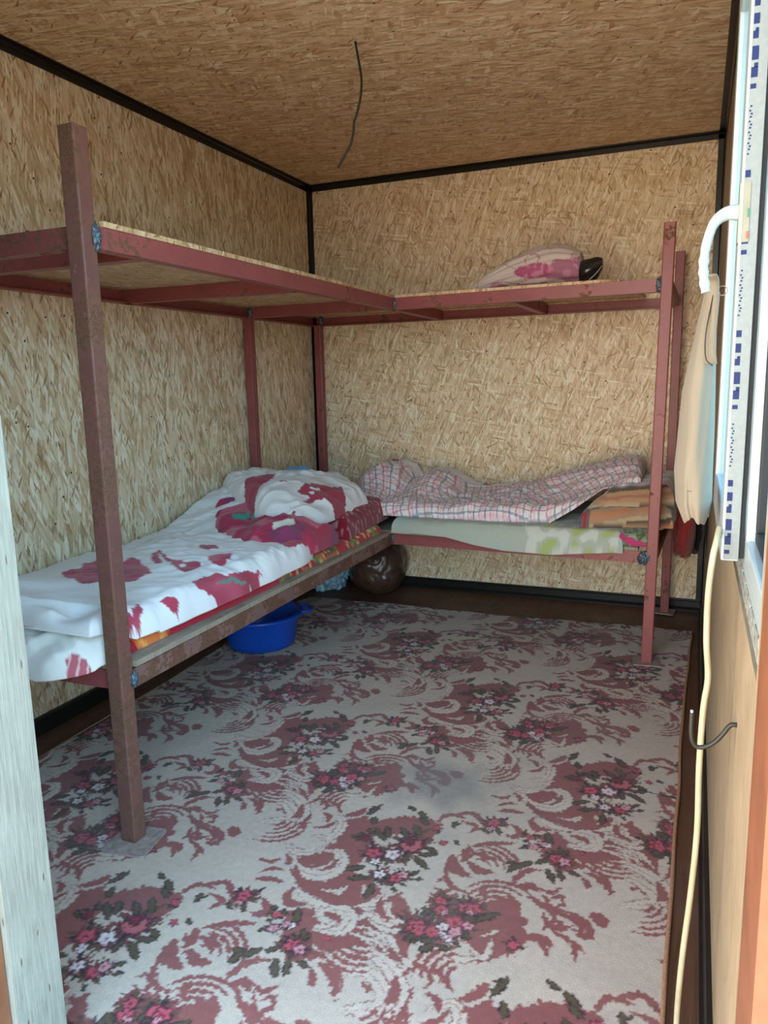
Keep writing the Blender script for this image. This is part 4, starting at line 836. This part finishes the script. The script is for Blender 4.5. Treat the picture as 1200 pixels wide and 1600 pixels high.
tag(sack, 'pale sack with pink roses lying on the upper back bunk', 'sack')
bb = loft('plastic_bag', [(1.585, 3.50, ZB+.05, .05, .05), (1.62, 3.49, ZB+.052, .065, .058), (1.65, 3.48, ZB+.060, .060, .050), (1.68, 3.47, ZB+.078, .045, .036), (1.70, 3.46, ZB+.092, .03, .018)], M['black_bag'], None, 48, 40, 3, .2, .2, ZB)
tag(bb, 'crumpled black bag poking out of the floral sack', 'bag')

# ------------------------------------------------------------------ under the bunks
def lathe(name, prof, c, mat, parent=None, seg=64, sc=(1, 1)):
    co = []; 
    for r, z in prof:
        for k in range(seg): a = 2*math.pi*k/seg; co.append((c[0]+r*math.cos(a)*sc[0], c[1]+r*math.sin(a)*sc[1], c[2]+z))
    n = len(prof); idx = np.arange(n*seg).reshape(n, seg); j = np.roll(idx, -1, axis=1)
    q = np.stack([idx[:-1], j[:-1], j[1:], idx[1:]], -1).reshape(-1, 4); me = grid_mesh(name, np.array(co), q)
    bm = bmesh.new(); bm.from_mesh(me); bmesh.ops.remove_doubles(bm, verts=bm.verts, dist=1e-5); bmesh.ops.recalc_face_normals(bm, faces=bm.faces); bm.to_mesh(me); bm.free()
    return link(name, me, mat, parent, True)
BC = (.275, 2.872, .0125)
basin = lathe('basin', [(0.0001, 0), (.145, 0), (.152, .004), (.160, .03), (.178, .148), (.180, .152), (.198, .153), (.200, .149), (.201, .139), (.199, .138), (.198, .147), (.183, .1555), (.175, .152), (.157, .03), (.148, .008), (.0001, .006)][::1], BC, M['basin'])
tag(basin, 'round blue plastic wash basin on the floor under left bunk', 'basin')
def handle_at(ang):
    bm = bmesh.new(); ca, sa = math.cos(ang), math.sin(ang)
    P = [(.186, -.055), (.222, -.040), (.236, 0), (.222, .040), (.186, .055)]
    add_tube(bm, [(BC[0]+r*ca-t*sa, BC[1]+r*sa+t*ca, BC[2]+.150) for r, t in [tuple(p) for p in smooth_pts(P, 6)]], .009, 8)
    return link('handle', bm_mesh('handle', bm), M['basin'], basin, True)
handle_at(.55); handle_at(.55+math.pi)
bgb = blob('plastic_bag', (.455, 3.845, .168), (.165, .165, .165), M['brown_bag'], .07, 1.7, 2.3, 1.0, sub=6, flat=.001, ridge=.025, fine=.012)
tag(bgb, 'bulging brown plastic bag on the floor under the bunk corner', 'bag')
blb = blob('plastic_bag', (.135, 3.86, .10), (.115, .14, .11), M['blue_bag'], .16, 2.0, 2.6, 3.0, sub=6, flat=.001, ridge=.12)
tag(blb, 'pale blue plastic bag lying on floor behind the basin', 'bag')

# ------------------------------------------------------------------ wires
cp = smooth_pts([(1.011, 2.463, H+.002), (1.020, 2.463, 2.245), (1.028, 2.462, 2.200), (1.030, 2.463, 2.165), (1.024, 2.463, 2.120), (1.010, 2.463, 2.075), (.999, 2.463, 2.050), (.996, 2.463, 2.020), (.985, 2.463, 1.985), (.965, 2.463, 1.955), (.950, 2.463, 1.935), (.935, 2.463, 1.916)], 5)
cw = tube('ceiling_wire', [tuple(p) for p in cp], .0042, M['wire'], None, 8)
tag(cw, 'thin black wire hanging bent from the ceiling', 'wire')
hk = smooth_pts([(2.172, 1.15, .690), (2.163, 1.15, .688), (2.150, 1.148, .668), (2.138, 1.147, .655), (2.124, 1.147, .648), (2.115, 1.147, .652), (2.1105, 1.146, .668), (2.110, 1.146, .702)], 6)
hw = tube('wire_stub', [tuple(p) for p in hk], .0034, M['wire'], None, 10)
tag(hw, 'short black cable end curling out of the right wall', 'wire')
hc = tube('wire_core', [(2.110, 1.146, .700), (2.110, 1.146, .706)], .0022, M['copper'], hw, 8); hc['label'] = 'pale blue bare tip'
cc = smooth_pts([(2.139, 1.29, .958), (2.1345, 1.262, .940), (2.130, 1.25, .915), (2.1265, 1.25, .856), (2.1275, 1.25, .782), (2.1325, 1.25, .719), (2.128, 1.25, .663), (2.1265, 1.25, .562), (2.1285, 1.25, .448), (2.1235, 1.25, .327), (2.1155, 1.25, .201), (2.112, 1.25, .073), (2.118, 1.22, .010), (2.13, 1.10, .006), (2.13, .9, .006)], 6)
cb = tube('power_cable', [tuple(p) for p in cc], .0050, M['cream_cable'], None, 10)
tag(cb, 'cream coloured cable hanging down the right wall below the window', 'cable')

# ------------------------------------------------------------------ garment on the window handle
def garment():
    zs = [1.352, 1.335, 1.27, 1.17, 1.10, 1.03, .975, .950]
    xl = [2.104, 2.099, 2.087, 2.069, 2.065, 2.061, 2.066, 2.078]; xr = [2.118, 2.126, 2.124, 2.128, 2.130, 2.131, 2.132, 2.128]
    ry = [.016, .026, .050, .075, .085, .090, .090, .085]
    n = 150; z = np.linspace(zs[0], zs[-1], n); I = lambda a: np.interp(-z, [-q for q in zs], a)
    th = np.linspace(0, 2*math.pi, 160, endpoint=False); TH, Zz = np.meshgrid(th, z)
    xc, rx, r2 = ((I(xl)+I(xr))/2)[:, None], ((I(xr)-I(xl))/2)[:, None], I(ry)[:, None]
    pl = 1-.10*(1+np.cos(TH*4+2*pn(Zz*4, np.cos(TH))*2))*.5-.05*(1-2*np.abs(pn(np.cos(TH)*1.5, np.sin(TH)*1.5, Zz*2.2)))
    X = xc+rx*np.cos(TH)*(.93+.13*(pl-.9)); Y = 1.455+r2*np.sin(TH)*pl; hem = .012*pn(np.cos(TH)*2, np.sin(TH)*2, 1)*(Zz < 1.0)
    co = np.stack([X, Y, Zz+hem], -1).reshape(-1, 3); idx = np.arange(len(co)).reshape(n, 160); j = np.roll(idx, -1, axis=1)
    q = np.stack([idx[:-1], j[:-1], j[1:], idx[1:]], -1).reshape(-1, 4)
    me = grid_mesh('garment', co, q); bm = bmesh.new(); bm.from_mesh(me); bmesh.ops.recalc_face_normals(bm, faces=bm.faces); bm.to_mesh(me); bm.free()
    g = link('garment', me, M['garment'], smooth=True)
    md = g.modifiers.new('cloth', 'SOLIDIFY'); md.thickness = .0012; md.offset = -1
    tag(g, 'beige cotton garment hanging from the white window handle', 'garment')
    tube('piping', [tuple(p) for p in smooth_pts([(2.118, 1.392, 1.350), (2.111, 1.392, 1.31), (2.105, 1.388, 1.262), (2.107, 1.385, 1.225), (2.118, 1.386, 1.212)], 6)], .0011, M['seam'], g, 6)
    bm = bmesh.new(); S = smooth_pts([(2.108, 1.37, 1.358), (2.113, 1.39, 1.345), (2.1135, 1.395, 1.30), (2.112, 1.396, 1.25), (2.116, 1.396, 1.215)], 8)
    for i in range(len(S)-1):
        a, b = S[i], S[i+1]; w0 = .009
        v = [bm.verts.new((a[0]-w0, a[1]+.004, a[2])), bm.verts.new((a[0]+w0, a[1]-.002, a[2])), bm.verts.new((b[0]+w0, b[1]-.002, b[2])), bm.verts.new((b[0]-w0, b[1]+.004, b[2]))]; bm.faces.new(v)
    bmesh.ops.remove_doubles(bm, verts=bm.verts, dist=1e-5); wb = link('waistband', bm_mesh('waistband', bm), M['garment'], g, True); sm = wb.modifiers.new('t', 'SOLIDIFY'); sm.thickness = .003
    R = [(2.127+.0075*math.cos(a), 1.395, 1.333+.0075*math.sin(a)) for a in np.linspace(-2.6, 2.8, 24)]
    tube('loop', R, .0010, M['garment'], g, 6)
garment()
